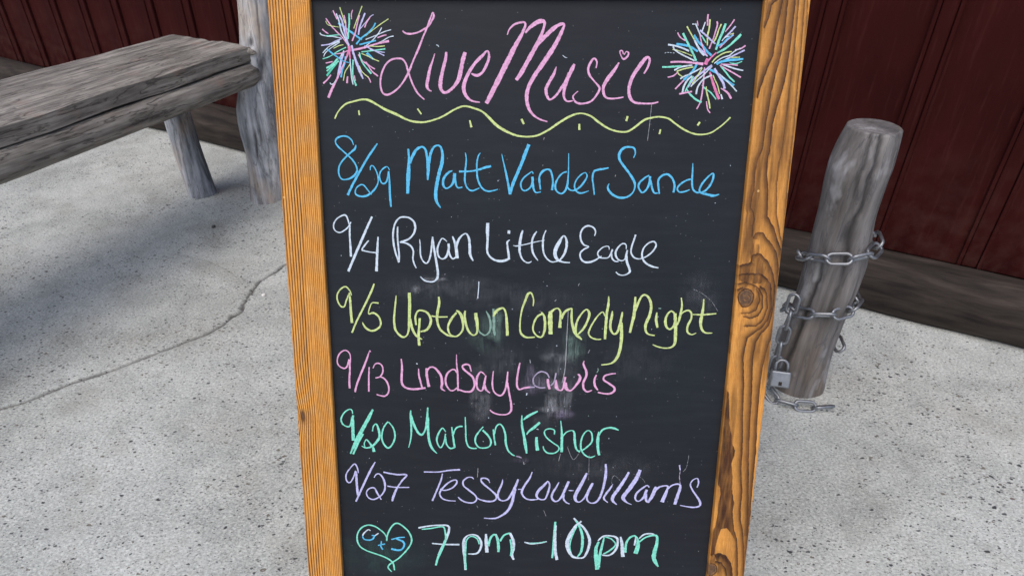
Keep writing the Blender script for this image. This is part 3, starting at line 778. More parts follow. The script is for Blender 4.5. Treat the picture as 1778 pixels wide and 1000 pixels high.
def plank(name, u0, u1, v0, v1, z0, z1, fn, du=0.8, dv=1.6, along='v', bev=0.0022, mat=None, parent=None):
    """a board with eased edges; its front carries a fine grid whose vertices hold the grain"""
    L = (v1-v0) if along == 'v' else (u1-u0); Wd = (u1-u0) if along == 'v' else (v1-v0)
    k1 = max(2, int(Wd*1000/du)); k2 = max(2, int(L*1000/dv))
    prof = [(0, z0), (0, z1-bev), (bev*0.3, z1-bev*0.3)]
    prof += [(bev+(Wd-2*bev)*q/k1, z1) for q in range(k1+1)]
    prof += [(Wd-bev*0.3, z1-bev*0.3), (Wd, z1-bev), (Wd, z0)]
    prof = np.array(prof); m = len(prof); T = np.linspace(0, L, k2+1)
    A = np.repeat(prof[None, :, 0], len(T), 0); Z = np.repeat(prof[None, :, 1], len(T), 0); B = np.repeat(T[:, None], m, 1)
    U = (u0+A) if along == 'v' else (u0+B); Vv = (v0+B) if along == 'v' else (v0+A)
    dark, age = fn(U*1000, Vv*1000)
    side = (Z < z1-1e-6)
    dark = np.where(side, 0.12+0.3*dark, dark)
    # the brushed surface: latewood stands a touch proud, arrises slightly worn
    Z = Z+np.where(side, 0, 0.00025*dark)
    wear = 0.0007*noise2(B*9, A*0+3, 77, 3)*np.where(np.abs(A-Wd/2) > Wd/2-bev*1.2, 1, 0)
    if along == 'v': U = U+wear
    else: Vv = Vv+wear
    X = U-SLATE_W/2; Y = FOOT-Vv
    V = np.stack([X.ravel(), Y.ravel(), Z.ravel()], 1)
    idx = np.arange(len(T)*m).reshape(len(T), m)
    Q = np.stack([idx[:-1, :-1], idx[1:, :-1], idx[1:, 1:], idx[:-1, 1:]], -1).reshape(-1, 4)
    if along != 'v': Q = Q[:, ::-1]
    F = Q.tolist()
    back = np.stack([idx[:-1, -1], idx[1:, -1], idx[1:, 0], idx[:-1, 0]], -1); F += (back if along == 'v' else back[:, ::-1]).tolist()
    F.append(idx[0, :].tolist() if along == 'v' else idx[0, ::-1].tolist()); F.append(idx[-1, ::-1].tolist() if along == 'v' else idx[-1, :].tolist())
    o = mesh_obj(name, V.tolist(), F, mat or M['fir'], parent)
    a1 = o.data.attributes.new('grain', 'FLOAT', 'POINT'); a1.data.foreach_set('value', dark.ravel().astype(np.float32))
    a2 = o.data.attributes.new('age', 'FLOAT', 'POINT'); a2.data.foreach_set('value', age.ravel().astype(np.float32))
    return o
ZF0, ZF1 = -0.012, 0.010
knot_s = SIDE_KNOT[0]+58.0
tag(plank('stile', -0.0580, 0.0005, -0.075, FOOT, ZF0, ZF1, lambda U, V_: straight_grain(U+58.0, V_, 71, (knot_s, SIDE_KNOT[1])), 0.55, 1.8, parent=sign), 'left upright with fine straight grain')
tag(plank('stile', SLATE_W-0.0005, 0.6800, -0.075, FOOT, ZF0, ZF1, cathedral_grain, 0.6, 0.9, parent=sign), 'right upright with bold swirling grain and knots')
plank('rail', 0.0015, SLATE_W-0.0015, -0.0745, -0.0015, ZF0, ZF1-0.0004, lambda U, V_: straight_grain(V_+75.0, U, 91), 1.2, 3.0, 'u', parent=sign)
plank('rail', 0.0015, SLATE_W-0.0015, 0.955, 1.020, ZF0, ZF1-0.0004, lambda U, V_: straight_grain(V_-955.0, U, 95), 1.2, 3.0, 'u', parent=sign)
# rear half of the A-frame, hinged at the top
rear = bpy.data.objects.new('rear_frame', None)
RW = Matrix.Translation(L2(SLATE_W/2, -0.070, -0.030)) @ Matrix.Rotation(radians(38), 4, 'X')
def rear_piece(name, x0, x1, y0, y1, z0, z1, mat):
    bm = bmesh.new(); add_box(bm, x0, x1, y0, y1, z0, z1, 0.0015, RW); return bm_obj(name, bm, mat, sign)
kb = NT('plain_fir', 0.6, 0.4); vv_ = kb.obj()
kb.base(kb.ramp(kb.noise(kb.mapping(vv_, (40, 1, 40)), 8, 4), [(0.3, (0.34, 0.14, 0.035, 1)), (0.7, (0.62, 0.30, 0.085, 1))]))
rear_piece('rear_stile', -0.368, -0.311, -1.195, 0.0, -0.022, 0.0, kb.m)
rear_piece('rear_stile', 0.311, 0.368, -1.195, 0.0, -0.022, 0.0, kb.m)
rear_piece('rear_rail', -0.3095, 0.3095, -0.075, -0.002, -0.021, -0.001, kb.m)
rear_piece('rear_rail', -0.3095, 0.3095, -1.09, -1.02, -0.021, -0.001, kb.m)
rear_piece('rear_panel', -0.3085, 0.3085, -1.018, -0.077, -0.016, -0.006, M['slate'])
bpy.data.objects.remove(rear)
for hx in (0.06, SLATE_W-0.06):
    bm = bmesh.new(); c0 = L2(hx, -0.0752, -0.020)
    add_box(bm, c0[0]-0.02, c0[0]+0.02, c0[1]+0.0006, c0[1]+0.0022, c0[2]-0.012, c0[2]+0.022, 0.0004)
    add_tube(bm, [(c0[0]-0.021, c0[1]+0.004, c0[2]), (c0[0]+0.021, c0[1]+0.004, c0[2])], 0.0035, 10)
    bm_obj('hinge', bm, M['brass'], sign)

# ------------------------------------------------------------ the writing: every stroke "u v w" in 0.1 mm on the slate
HUE = {'p': lin(240, 180, 220), 'P': lin(240, 140, 190), 'y': lin(216, 232, 156), 'g': lin(142, 236, 212), 'm': lin(100, 215, 185), 'b': lin(104, 200, 244),
       'w': lin(218, 232, 246), 'l': lin(206, 204, 248), 'h': lin(140, 172, 160), 'v': lin(180, 168, 196), 'k': lin(170, 172, 178)}
WRITING = [
 ('chalk_word', 'pink chalk word Live', [
  'p1|1266 395 16,1309 428 23,1377 436 23,1474 418 23,1562 376 23,1631 331 23,1680 259 23,1706 205 31,1692 155 15,1655 241 23,1611 349 23,1551 476 23,1479 641 31,1407 788 23,1341 937 31,1263 1068 24,1181 1163 24,1100 1224 24,1020 1255 32,961 1230 24,935 1164 24,931 1070 24,955 957 24,1014 845 24,1094 780 24,1183 761 24,1251 770 23,1299 826 24,1326 918 24,1362 1030 24,1409 1143 24,1466 1237 24,1554 1316 16',
  'p1|1712 695 10,1681 787 23,1640 898 35,1615 1010 43,1593 1123 39,1616 1180 28,1659 1202 16',
  'w0.6|1733 581 10,1758 585 10,1770 607 10',
  'p1|1874 672 27,1867 749 39,1837 861 47,1799 1010 51,1784 1122 55,1803 1188 43,1842 1220 36,1911 1197 39,1991 1121 43,2050 1027 55,2081 897 59,2111 767 58,2140 675 50',
  'p1|2227 961 20,2305 985 39,2383 942 31,2451 821 39,2476 720 35,2450 655 19,2383 720 43,2286 812 39,2198 933 47,2129 1083 51,2118 1177 51,2157 1271 39,2236 1331 24,2349 1350 14',
 ]),
 ('chalk_word', 'pink chalk word Music with a heart over the i', [
  'p1|2728 445 15,2756 373 19,2822 310 27,2908 283 27,2965 283 27,2976 327 31,2920 454 46,2836 599 62,2751 764 70,2656 950 70,2560 1137 67,2492 1269 63,2439 1364 51',
  'p1|2977 418 27,3043 345 42,3137 282 57,3204 264 50,3242 282 38,3234 345 31,3190 471 46,3116 617 58,3023 782 58,2929 949 58,2862 1046 51',
  'p1|3154 580 27,3228 489 50,3322 399 54,3415 326 46,3491 299 34,3514 317 27,3475 416 46,3403 561 58,3311 707 62,3208 855 62,3105 1004 54,3039 1135 51,3012 1266 51,3035 1399 43,3096 1503 32,3196 1573 24,3315 1611 16',
  'p1|3422 863 12,3386 965 39,3321 1077 43,3284 1171 43,3306 1265 39,3347 1306 27,3423 1255 31,3498 1151 35,3573 1039 47,3636 908 50,3672 825 35',
  'p1|3608 945 46,3564 1076 51,3539 1188 43,3546 1282 31,3592 1329 23,3670 1319 16',
  'p1|3977 879 15,3985 796 23,3948 751 23,3902 797 31,3867 889 31,3890 972 31,3961 1055 19,4023 1120 31,4040 1157 31,3999 1242 27,3924 1327 23,3799 1360 27,3710 1338 27,3668 1272 23,3696 1225 16,3738 1191 12',
  'p1|4293 804 19,4226 915 46,4144 1026 50,4091 1129 43,4101 1223 39,4147 1279 27,4244 1288 23,4380 1268 16',
  'p1|4348 694 11,4331 649 17,4298 653 19,4311 704 15,4352 758 27,4407 721 27,4420 676 19,4385 658 13,4359 703 11',
  'w0.7|3504 710 10,3543 739 10,3570 743 10',
  'p1|4648 950 19,4694 867 27,4717 775 31,4695 730 27,4649 757 50,4569 867 50,4490 997 46,4451 1146 43,4467 1258 43,4529 1333 35,4637 1351 27,4783 1351 23,4873 1331 16',
 ]),
 ('chalk_wavy_line', 'pale green chalk wave under the title', [
  'y1|249 1589 20,311 1482 18,416 1386 24,538 1347 24,659 1321 24,758 1332 32,875 1393 28,993 1459 32,1151 1525 36,1289 1592 24,1408 1624 28,1548 1629 24,1708 1589 24,1828 1540 24,1988 1449 24,2127 1404 24,2266 1432 28,2385 1479 24,2484 1565 36,2570 1651 40,2704 1737 36,2864 1803 28,3023 1822 24,3182 1801 24,3339 1722 28,3494 1616 32,3649 1528 28,3785 1493 20,3924 1527 24,4045 1612 28,4187 1697 24,4327 1740 24,4465 1738 24,4579 1666 27,4691 1579 27,4806 1544 23,4903 1534 23,5027 1554 23,5130 1624 23,5233 1690 23,5354 1747 23,5484 1774 23,5629 1754 20,5740 1686 19,5830 1609 19,5901 1533 23',
  'y1|602 1471 20,610 1538 20',
  'y1|1452 1443 20,1506 1519 20',
  'y1|2202 1599 20,2226 1696 36',
  'y1|2943 1575 28,2980 1648 28',
  'y1|3770 1639 28,3777 1723 28',
  'y1|4452 1527 27,4437 1596 27',
  'y1|4930 1707 24,4919 1773 24',
  'y1|5479 1602 27,5449 1650 27',
 ]),
 ('chalk_firework', 'many coloured chalk firework left of the title', [
  'y1|399 93 13,430 194 13,461 302 13',
  'y1|711 75 13,671 166 13,622 274 13,582 369 13',
  'y1|1074 240 12,955 314 12,836 396 12,745 464 12',
  'p1|195 235 16,263 329 16,339 411 16,422 493 16,505 602 21',
  'y1|193 269 9,226 323 9,371 350 9',
  'p1|302 133 15,328 194 15,354 248 15',
  'w1|344 174 20,376 261 20,405 397 20,452 493 21,506 588 21',
  'l1|386 194 23,419 261 23,443 370 23,467 479 23,498 588 23',
  'p1|452 194 17,470 275 17,472 370 18,490 465 18',
  'g1|525 173 20,523 288 23,507 397 23,495 506 23',
  'p1|578 126 14,557 180 15,558 247 15',
  'p1|670 193 17,627 329 17,601 424 18,552 533 18',
  'l1|750 166 17,711 247 22,670 342 22,644 451 22',
  'l1|866 186 12,821 213 12,753 288 12,661 383 12',
  'p1|821 213 17,767 288 17,735 355 17',
  'b1|891 294 20,852 355 20,776 430 20,686 492 20,609 574 21',
  'w1|976 355 13,922 437 15,830 532 15,740 601 15',
  'w1|1106 382 12,1010 409 12,892 457 12,743 512 12',
  'p1|1038 450 17,979 464 18,912 488 18',
  'w1|1139 466 12,1073 480 12,977 532 12,888 567 12,769 601 12',
  'p1|1072 532 32,961 553 26,828 587 21,710 622 26,561 650 26',
  'y1|1011 596 12,915 604 12,798 598 12',
  'g1|1017 635 21,914 649 16,796 663 16,678 677 16',
  'b1|889 525 20,801 546 20,653 581 21',
  'l1|1008 683 13,913 670 13,797 643 13',
  'l1|999 725 15,913 684 15,826 642 15,725 595 15',
  'b1|751 691 38,793 732 35,843 774 21',
  'y1|923 801 12,850 774 12,764 732 12,677 698 12',
  'p1|901 1001 18,815 934 18,759 851 18,687 795 18,632 712 18',
  'p1|860 906 15,788 864 15,731 809 15',
  'g1|806 969 24,728 879 18,673 795 18,648 684 18',
  'l1|685 1040 18,638 921 36,598 809 35,560 685 29,542 588 29',
  'p1|794 1089 15,767 1026 13,709 977 13',
  'y1|767 1019 12,681 949 12,640 865 12',
  'g1|584 1132 27,551 1048 21,540 949 21,555 782 21',
  'w1|540 1118 15,522 1020 15,514 880 15,512 768 15',
  'p1|572 1069 16,561 991 16',
  'y1|401 1063 12,429 950 12,477 880 12,508 838 12',
  'p1|452 1098 27,463 1006 21',
  'b1|369 1020 24,393 922 24,436 810 24,447 734 24',
  'l1|322 1021 30,359 880 36,394 755 30,428 671 29',
  'p1|172 1298 36,231 1177 33,313 1035 27,437 796 18,502 671 29',
  'w1|206 1092 13,220 1113 13,250 1109 13,290 1063 9',
  'p1|109 1104 21,171 1050 18,227 986 18',
  'm1|167 1000 27,230 923 27,317 825 27',
  'g1|165 895 24,242 853 24,335 769 24',
  'g1|170 937 21,271 853 21,348 797 21',
  'w1|349 776 13,429 658 13',
  'p1|161 828 15,259 808 15',
  'p1|301 706 13,398 692 13,488 657 13',
  'w1|137 742 12,162 693 12,239 631 12,375 548 13',
  'w1|125 693 12,226 603 12,376 534 12',
  'g1|120 772 13,218 741 13,340 672 13,460 616 13',
  'l1|109 592 18,227 576 16,317 534 16,407 500 16',
  'w1|257 575 12,377 520 12',
  'y1|283 631 10,358 596 10,425 582 10',
  'b1|187 638 21,265 700 19,336 748 19,422 803 15,495 820 9',
  'p1|136 377 18,178 411 15,220 438 15',
  'w1|101 425 15,124 452 13,204 469 13,277 473 13,393 493 13',
  'g1|175 466 12,278 459 12,395 449 12',
  'b1|367 295 26,458 356 23,557 424 26,642 485 23,692 512 23',
  'P1|505 602 44,509 671 38',
  'P1|470 727 29,511 630 26',
  'P1|512 768 15,509 671 18',
 ]),
 ('chalk_firework', 'many coloured chalk firework right of the title', [
  'p1|5473 172 21,5471 235 21,5478 320 21',
  'p1|5332 257 13,5347 320 13',
  'w1|5268 299 15,5305 299 12',
  'w1|5312 292 18,5348 363 18,5401 462 18',
  'w1|5444 271 15,5421 348 16,5410 391 16',
  'y1|5504 238 21,5503 348 21,5489 447 21,5496 575 15',
  'p1|5600 263 18,5611 305 19,5590 404 19,5568 490 19,5526 618 20',
  'y1|5663 298 18,5632 376 19,5610 461 19,5573 547 19',
  'g1|5721 291 27,5693 390 33,5651 504 30,5618 632 30',
  'p1|5835 238 18,5790 312 16,5724 397 16',
  'l1|5858 326 21,5798 397 22,5730 468 22',
  'w1|5788 453 15,5730 468 15,5690 518 15',
  'p1|5839 432 24,5763 503 18,5668 603 18',
  'b1|5832 439 18,5762 489 21,5707 546 21,5621 589 21',
  'y1|5845 415 12,5787 432 12',
  'g1|5943 429 30,5882 496 33,5800 574 24,5729 625 30,5636 675 18',
  'p1|6017 574 21,5953 617 16,5880 631 16',
  'w1|5953 610 16,5881 646 16,5812 703 17',
  'l1|6012 634 21,5929 674 19,5843 717 20,5757 761 20',
  'y1|5957 727 12,5829 732 12',
  'y1|5837 653 16,5748 668 17,5677 704 17,5620 747 17,5579 798 15',
  'w1|5827 703 15,5724 732 15,5653 776 15,5611 812 15',
  'b1|6004 749 21,5907 760 30,5788 768 36,5699 790 30,5642 819 30',
  'g1|5992 782 15,5912 811 15,5821 804 15',
  'w1|6019 902 18,5919 883 20,5826 855 20,5733 826 20',
  'p1|5937 833 15,5838 826 15,5702 819 15',
  'p1|5993 995 21,5910 949 18,5799 891 18,5688 834 18',
  'g1|5913 1054 24,5839 993 21,5788 935 21,5705 848 21',
  'b1|5910 1102 30,5813 1044 30,5716 979 30,5652 935 30,5557 892 30',
  'w1|5955 1183 18,5897 1124 17,5781 1022 17,5691 950 17',
  'l1|5785 1147 33,5755 1066 30,5702 993 30,5617 877 30',
  'p1|5888 1279 27,5827 1198 27,5731 1140 15',
  'P1|5721 1288 37,5656 1155 37,5599 1023 30,5560 921 21',
  'y1|5722 1214 14,5681 1096 14,5646 1038 14,5609 965 14',
  'w1|5767 1288 24,5741 1221 18',
  'g1|5680 1291 18,5599 1200 18,5518 1148 18,5468 1097 18',
  'y1|5605 1415 21,5577 1303 20,5537 1185 20,5528 1119 14',
  'p1|5612 1475 15,5572 1423 15,5548 1318 15',
  'p1|5419 1424 18,5464 1319 20,5481 1156 20,5484 1009 20,5482 863 18',
  'g1|5480 1331 24,5393 1290 23,5311 1223 23,5260 1157 14',
  'p1|5158 1220 21,5248 1202 20,5335 1186 20',
  'w1|5395 1223 24,5410 1127 21,5478 1024 21,5594 965 18',
  'w1|5310 1120 17,5388 1039 17,5473 965 17,5584 848 17',
  'l1|5273 1128 27,5327 1039 27,5426 951 27,5583 834 30',
  'w1|5202 1202 24,5218 1113 24,5265 1025 24,5322 981 24',
  'g1|5239 1187 18,5285 1083 18,5337 981 18',
  'p1|5099 1155 21,5177 1069 20,5233 1010 20',
  'b1|5205 1032 30,5290 952 30,5344 879 30,5383 791 30',
  'w1|5158 1018 21,5216 981 18,5319 937 18,5449 864 18',
  'y1|5330 1083 15,5384 995 15,5450 871 15',
  'p1|4981 997 18,5063 975 17,5120 923 17',
  'y1|5104 909 14,5130 952 14,5186 989 14',
  'y1|5105 916 17,5193 886 17,5327 857 17',
  'w1|5066 902 21,5161 858 20,5311 835 20',
  'g1|4896 862 24,5009 858 24,5160 847 24',
  'p1|5005 796 24,5126 790 24,5278 799 26,5461 820 36',
  'P1|5491 827 45,5515 748 39',
  'w1|4918 678 8,4939 669 8',
  'w1|4954 669 8,4978 667 8',
  'w1|4993 672 8,5014 673 8',
  'w1|5030 674 8,5051 676 8',
  'y1|5023 627 12,5115 648 12,5208 677 12,5301 712 12',
  'w1|5027 584 18,5054 634 18,5148 691 18,5258 741 18,5336 777 21',
  'w1|4955 566 21,5034 577 21,5142 605 21,5251 648 21',
  'b1|5071 560 30,5169 569 30,5277 598 26,5372 655 26',
  'g1|5150 417 27,5202 505 27,5271 619 27,5314 691 27,5359 777 27',
  'p1|5075 409 18,5117 470 16,5187 512 17',
  'y1|5196 328 18,5247 405 16,5314 505 16',
  'w1|5314 505 27,5358 576 27,5417 662 27,5466 705 27',
  'b1|5302 441 30,5360 519 30,5441 590 30,5507 661 30,5564 704 30',
  'l1|5379 377 21,5459 440 22,5539 504 22,5603 554 22',
  'g1|5407 447 15,5475 540 15',
  'p1|5383 433 16,5415 547 16,5461 647 17,5496 704 18',
  'l1|5512 719 18,5399 619 23',
  'P1|5628 668 20,5559 733 20,5505 805 21',
 ]),
 ('chalk_date', 'blue chalk date 8/29', [
  'b1|506 1958 11,481 1889 17,419 1841 26,341 1835 23,261 1870 26,244 1926 20,284 1988 23,352 2050 20,421 2112 20,489 2181 26,535 2265 23,540 2335 29,486 2407 32,397 2453 23,310 2451 20,271 2380 23,276 2281 23,323 2197 23,399 2119 26,473 2056 26,525 2013 31,542 1958 14',
  'b1|856 1935 17,804 2004 29,698 2151 31,591 2321 32,497 2477 32,426 2607 35,386 2686 35',
  'b1|737 2319 14,744 2263 17,780 2256 17,821 2319 17,849 2417 20,843 2503 20,796 2589 26,721 2661 29,647 2698 29,560 2698 26,503 2663 20,514 2591 17,567 2541 20,625 2533 20,680 2597 17,742 2675 17',
  'b1|1022 2317 11,994 2268 14,944 2282 20,884 2346 20,871 2431 23,900 2502 20,943 2509 23,981 2459 23,1007 2331 17',
  'b1|1010 2331 17,1016 2473 26,1017 2672 32,1026 2852 23',
 ]),
 ('chalk_word', 'first blue word of the first listed act', [
  'b1|1305 2007 26,1312 2146 34,1300 2357 57,1288 2527 52,1282 2655 40',
  'b1|1325 2216 34,1356 2132 40,1422 2020 40,1501 1978 28,1550 2005 31,1577 2102 37,1593 2242 51,1586 2382 37,1582 2453 20',
  'b1|1603 2214 43,1627 2088 37,1671 1990 31,1728 1955 23,1777 1976 31,1804 2072 37,1796 2198 48,1751 2353 49,1713 2523 52,1696 2665 49,1709 2766 43,1766 2859 17',
  'b1|1944 2316 14,1894 2337 31,1829 2408 34,1806 2493 34,1827 2557 26,1870 2571 20,1935 2520 29,1972 2435 40,1979 2350 43',
  'b1|1972 2379 49,2000 2520 26,2035 2562 20,2092 2550 17',
  'b1|2137 2053 11,2151 2153 20,2136 2307 26,2129 2462 26,2164 2561 23,2236 2603 23,2343 2562 13',
  'b1|2357 2057 11,2328 2096 17,2307 2193 23,2307 2333 26,2322 2446 26,2379 2559 23,2465 2608 23,2572 2592 17,2615 2578 11',
  'b1|2044 2325 29,2151 2324 23,2265 2313 23,2350 2291 28,2435 2262 34,2513 2245 31',
 ]),
 ('chalk_word', 'second blue word of the first listed act', [
  'b1|2666 2069 11,2694 2190 19,2730 2335 27,2765 2495 32,2794 2650 38',
  'b1|3058 1931 51,3013 2043 51,2956 2201 46,2891 2361 46,2826 2522 43,2798 2650 27',
  'b1|3127 2348 13,3112 2319 16,3066 2346 19,2987 2413 24,2950 2494 24,2969 2574 19,3017 2594 19,3084 2553 24,3122 2465 32,3114 2392 38',
  'b1|3119 2438 32,3138 2559 27,3173 2619 19,3247 2609 14',
  'b1|3239 2578 19,3223 2464 32,3221 2384 27,3267 2311 32,3333 2283 21,3380 2303 29,3410 2396 27,3419 2489 27,3408 2583 32',
  'b1|3615 2314 19,3549 2341 21,3484 2422 24,3454 2515 27,3476 2596 24,3545 2633 19,3597 2595 27,3628 2514 30,3638 2407 21,3640 2261 16,3635 2051 11',
  'b1|3628 2514 16,3650 2560 19,3705 2587 19,3772 2573 24',
  'b1|3745 2580 19,3811 2539 27,3875 2458 27,3912 2378 21,3890 2327 13,3830 2352 19,3760 2432 19,3736 2526 22,3773 2600 24,3841 2622 22,3947 2588 11',
  'b1|4030 2644 19,4012 2523 21,3993 2403 24,4009 2310 27,4068 2283 27,4147 2270 27,4220 2253 19',
 ]),
 ('chalk_word', 'third blue word of the first listed act', [
  'b1|4570 2108 13,4593 2043 18,4569 1971 24,4489 1955 26,4411 1979 37,4363 2058 37,4373 2136 32,4438 2227 32,4524 2332 32,4596 2438 35,4614 2517 24,4586 2611 21,4503 2673 27,4395 2681 32,4299 2641 32,4236 2575 32,4220 2521 24,4240 2481 8',
  'b1|4811 2356 19,4753 2390 24,4678 2464 27,4668 2530 27,4720 2603 24,4778 2569 24,4819 2475 32,4825 2369 32',
  'b1|4835 2422 27,4862 2528 29,4901 2608 24,4954 2608 19',
  'b1|4975 2621 19,4955 2514 29,4948 2421 27,5004 2354 29,5082 2340 29,5153 2406 29,5187 2499 29,5178 2599 32',
  'b1|5445 2403 16,5367 2417 24,5278 2471 24,5230 2538 24,5260 2591 21,5340 2584 21,5411 2556 13',
  'b1|5425 2177 11,5431 2311 24,5435 2443 27,5457 2549 24,5514 2595 24,5580 2591 21',
  'b1|5580 2595 21,5644 2561 27,5704 2480 27,5735 2387 29,5727 2321 21,5667 2361 24,5583 2468 27,5551 2562 27,5581 2601 27,5662 2621 32,5757 2640 35,5842 2619 13',
 ]),
 ('chalk_date', 'white chalk date 9/4', [
  'w1|382 3119 18,372 3056 20,338 2986 25,267 3000 18,188 3058 20,148 3141 23,167 3217 18,235 3248 18,307 3216 20,367 3164 18,415 3087 15',
  'w1|394 3132 25,387 3285 28,389 3440 31,391 3615 34',
  'w1|736 3003 28,667 3141 33,570 3347 36,471 3555 36,399 3713 36,338 3845 36',
  'w1|671 3365 18,631 3411 23,563 3502 21,588 3521 21,677 3540 18,773 3551 21',
  'w1|816 3306 18,803 3434 33,787 3629 36,771 3839 41',
 ]),
 ('chalk_word', 'first white word of the second listed act', [
  'w1|1118 3149 20,1110 3276 25,1116 3430 23,1127 3573 26,1119 3690 28',
  'w1|1119 3697 23,1074 3547 26,1047 3393 28,1045 3252 28,1075 3111 25,1141 3021 23,1217 3002 23,1305 3020 25,1367 3082 30,1380 3171 33,1350 3261 28,1272 3338 28,1143 3385 26',
  'w1|1143 3385 15,1232 3397 23,1307 3441 26,1344 3518 23,1335 3635 23,1352 3713 23,1383 3781 15',
  'w1|1443 3336 10,1450 3439 18,1451 3568 23,1481 3659 21,1538 3704 21,1584 3645 26,1612 3527 28,1627 3411 28,1639 3295 20',
  'w1|1641 3308 23,1658 3462 28,1681 3617 33,1704 3774 36,1708 3905 39,1675 3965 26,1617 3992 21,1527 3980 21,1476 3948 21,1444 3911 15',
  'w1|1856 3367 13,1818 3332 18,1780 3319 15,1735 3397 25,1708 3487 28,1726 3591 23,1783 3632 18,1841 3596 31,1880 3485 36,1878 3395 33',
  'w1|1873 3511 38,1905 3588 28,1942 3629 20,1994 3600 23',
  'w1|1939 3285 18,1970 3368 30,1995 3484 43,2006 3620 48',
  'w1|1989 3445 46,2034 3329 33,2097 3258 20,2148 3245 23,2186 3314 33,2198 3442 38,2204 3559 38,2249 3655 18',
 ]),
 ('chalk_word', 'second white word of the second listed act', [
  'w1|2467 3078 48,2465 3181 48,2466 3327 34,2461 3499 29,2491 3573 27,2565 3634 29,2662 3655 34,2747 3638 36,2802 3604 32',
  'w1|2798 3329 14,2762 3360 24,2767 3434 29,2780 3520 32,2789 3600 36',
  'w1|2764 3209 43,2803 3213 43',
  'w1|2989 3181 24,2961 3297 41,2948 3419 36,2952 3518 31,2990 3616 22,3052 3668 22,3100 3671 17,3130 3649 10',
  'w1|3199 3196 17,3158 3258 26,3132 3343 29,3135 3466 31,3165 3552 27,3227 3638 12',
  'w1|2851 3411 10,2902 3420 17,3023 3396 14,3155 3362 14,3250 3340 12,3322 3326 10',
  'w1|3337 3177 14,3303 3268 22,3294 3390 27,3309 3513 24,3354 3599 22,3428 3654 19,3500 3647 19,3560 3621 24',
  'w1|3560 3621 24,3618 3534 34,3650 3410 36,3640 3301 29,3597 3258 19,3540 3351 48,3489 3462 55,3483 3548 53,3524 3621 36,3610 3657 22,3709 3662 17',
 ]),
 ('chalk_word', 'third white word of the second listed act', [
  'w1|4059 3253 12,4072 3186 21,4034 3126 21,3955 3103 24,3885 3140 26,3850 3225 26,3862 3322 26,3907 3389 24,3980 3418 17,3910 3456 22,3858 3518 24,3867 3592 24,3917 3647 27,4002 3652 29,4085 3620 27,4149 3576 19,4179 3557 12',
  'w1|4288 3457 12,4274 3409 14,4208 3415 17,4150 3459 19,4117 3515 19,4149 3576 22,4216 3587 17,4282 3574 17,4320 3500 24,4336 3451 19',
  'w1|4321 3512 29,4336 3586 22,4381 3632 19,4435 3636 14',
  'w1|4539 3448 12,4532 3381 17,4481 3363 19,4424 3413 26,4383 3499 29,4409 3585 24,4471 3624 19,4524 3602 19,4544 3534 29,4556 3460 26',
  'w1|4543 3522 34,4562 3645 34,4604 3743 36,4610 3793 31,4567 3831 22,4495 3847 17,4433 3826 19,4405 3796 17',
  'w1|4666 3227 26,4645 3312 24,4620 3398 24,4614 3496 24,4660 3569 22,4734 3593 19,4793 3580 17',
  'w1|4793 3580 17,4862 3542 22,4941 3467 24,4978 3381 24,4944 3327 21,4874 3346 21,4801 3420 21,4777 3518 26,4800 3604 26,4858 3665 29,4945 3707 24,5036 3725 17',
 ]),
 ('chalk_date', 'yellow green chalk date 9/5', [
  'y1|372 4225 13,356 4168 18,315 4104 22,273 4086 22,202 4131 23,147 4222 23,154 4325 23,200 4402 25,251 4401 23,280 4323 23,329 4206 20',
  'y1|339 4181 30,348 4348 35,349 4504 38,358 4667 38',
  'y1|730 4034 20,688 4137 32,607 4305 30,511 4488 30,428 4647 28,351 4826 28',
  'y1|787 4341 23,693 4336 18,653 4395 18,623 4513 18,699 4498 28,773 4549 30,808 4640 28,792 4719 28,727 4773 33,650 4788 33,576 4749 33,540 4697 25,523 4652 10',
 ]),
 ('chalk_word', 'yellow green chalk word Uptown', [
  'y1|1062 4215 12,1050 4324 25,1029 4480 30,1019 4637 35,1037 4768 33,1104 4859 33,1166 4884 28,1218 4844 23,1246 4738 33,1257 4554 43,1268 4359 47,1267 4167 47',
  'y1|1263 4580 45,1297 4737 40,1357 4855 35,1450 4917 15',
  'y1|1420 4571 33,1408 4709 35,1395 4867 38,1404 5020 41',
  'y1|1361 4683 30,1351 4553 28,1391 4461 28,1454 4447 25,1541 4485 33,1589 4575 35,1581 4667 43,1523 4759 35,1428 4790 23',
  'y1|1719 4224 25,1724 4339 37,1697 4469 40,1689 4599 38,1725 4730 35,1799 4807 30,1862 4846 25,1931 4861 18',
  'y1|1602 4533 20,1715 4547 20,1852 4542 18',
  'y1|1985 4442 20,2021 4456 37,2070 4530 43,2091 4663 34,2076 4769 29,1996 4853 23,1917 4847 23,1868 4787 29,1861 4682 32,1920 4562 37,1992 4472 29',
  'y1|2127 4440 26,2117 4514 34,2134 4648 34,2176 4767 32,2248 4833 23,2305 4795 29,2313 4660 46,2291 4526 54,2284 4474 51',
  'h0.8|2313 4720 34,2363 4794 26,2435 4830 23,2499 4776 31,2520 4656 37,2491 4523 34,2448 4442 14',
  'h0.9|2561 4403 34,2569 4551 40,2570 4715 43,2585 4835 29',
  'y1|2562 4522 28,2597 4447 43,2660 4402 34,2717 4393 26,2753 4474 31,2769 4622 40,2781 4832 43',
 ]),
 ('chalk_word', 'yellow green chalk word Comedy', [
  'y1|3169 4350 17,3174 4247 20,3136 4145 25,3087 4161 37,3047 4264 34,3000 4411 25,2975 4589 23,2978 4753 26,3022 4827 34,3094 4856 29,3208 4847 17',
  'y1|3298 4443 17,3342 4509 37,3360 4642 40,3348 4762 34,3308 4845 26,3236 4824 26,3177 4735 26,3188 4615 28,3243 4510 31,3313 4472 28',
  'y1|3439 4426 42,3435 4537 71,3443 4670 65,3449 4797 57',
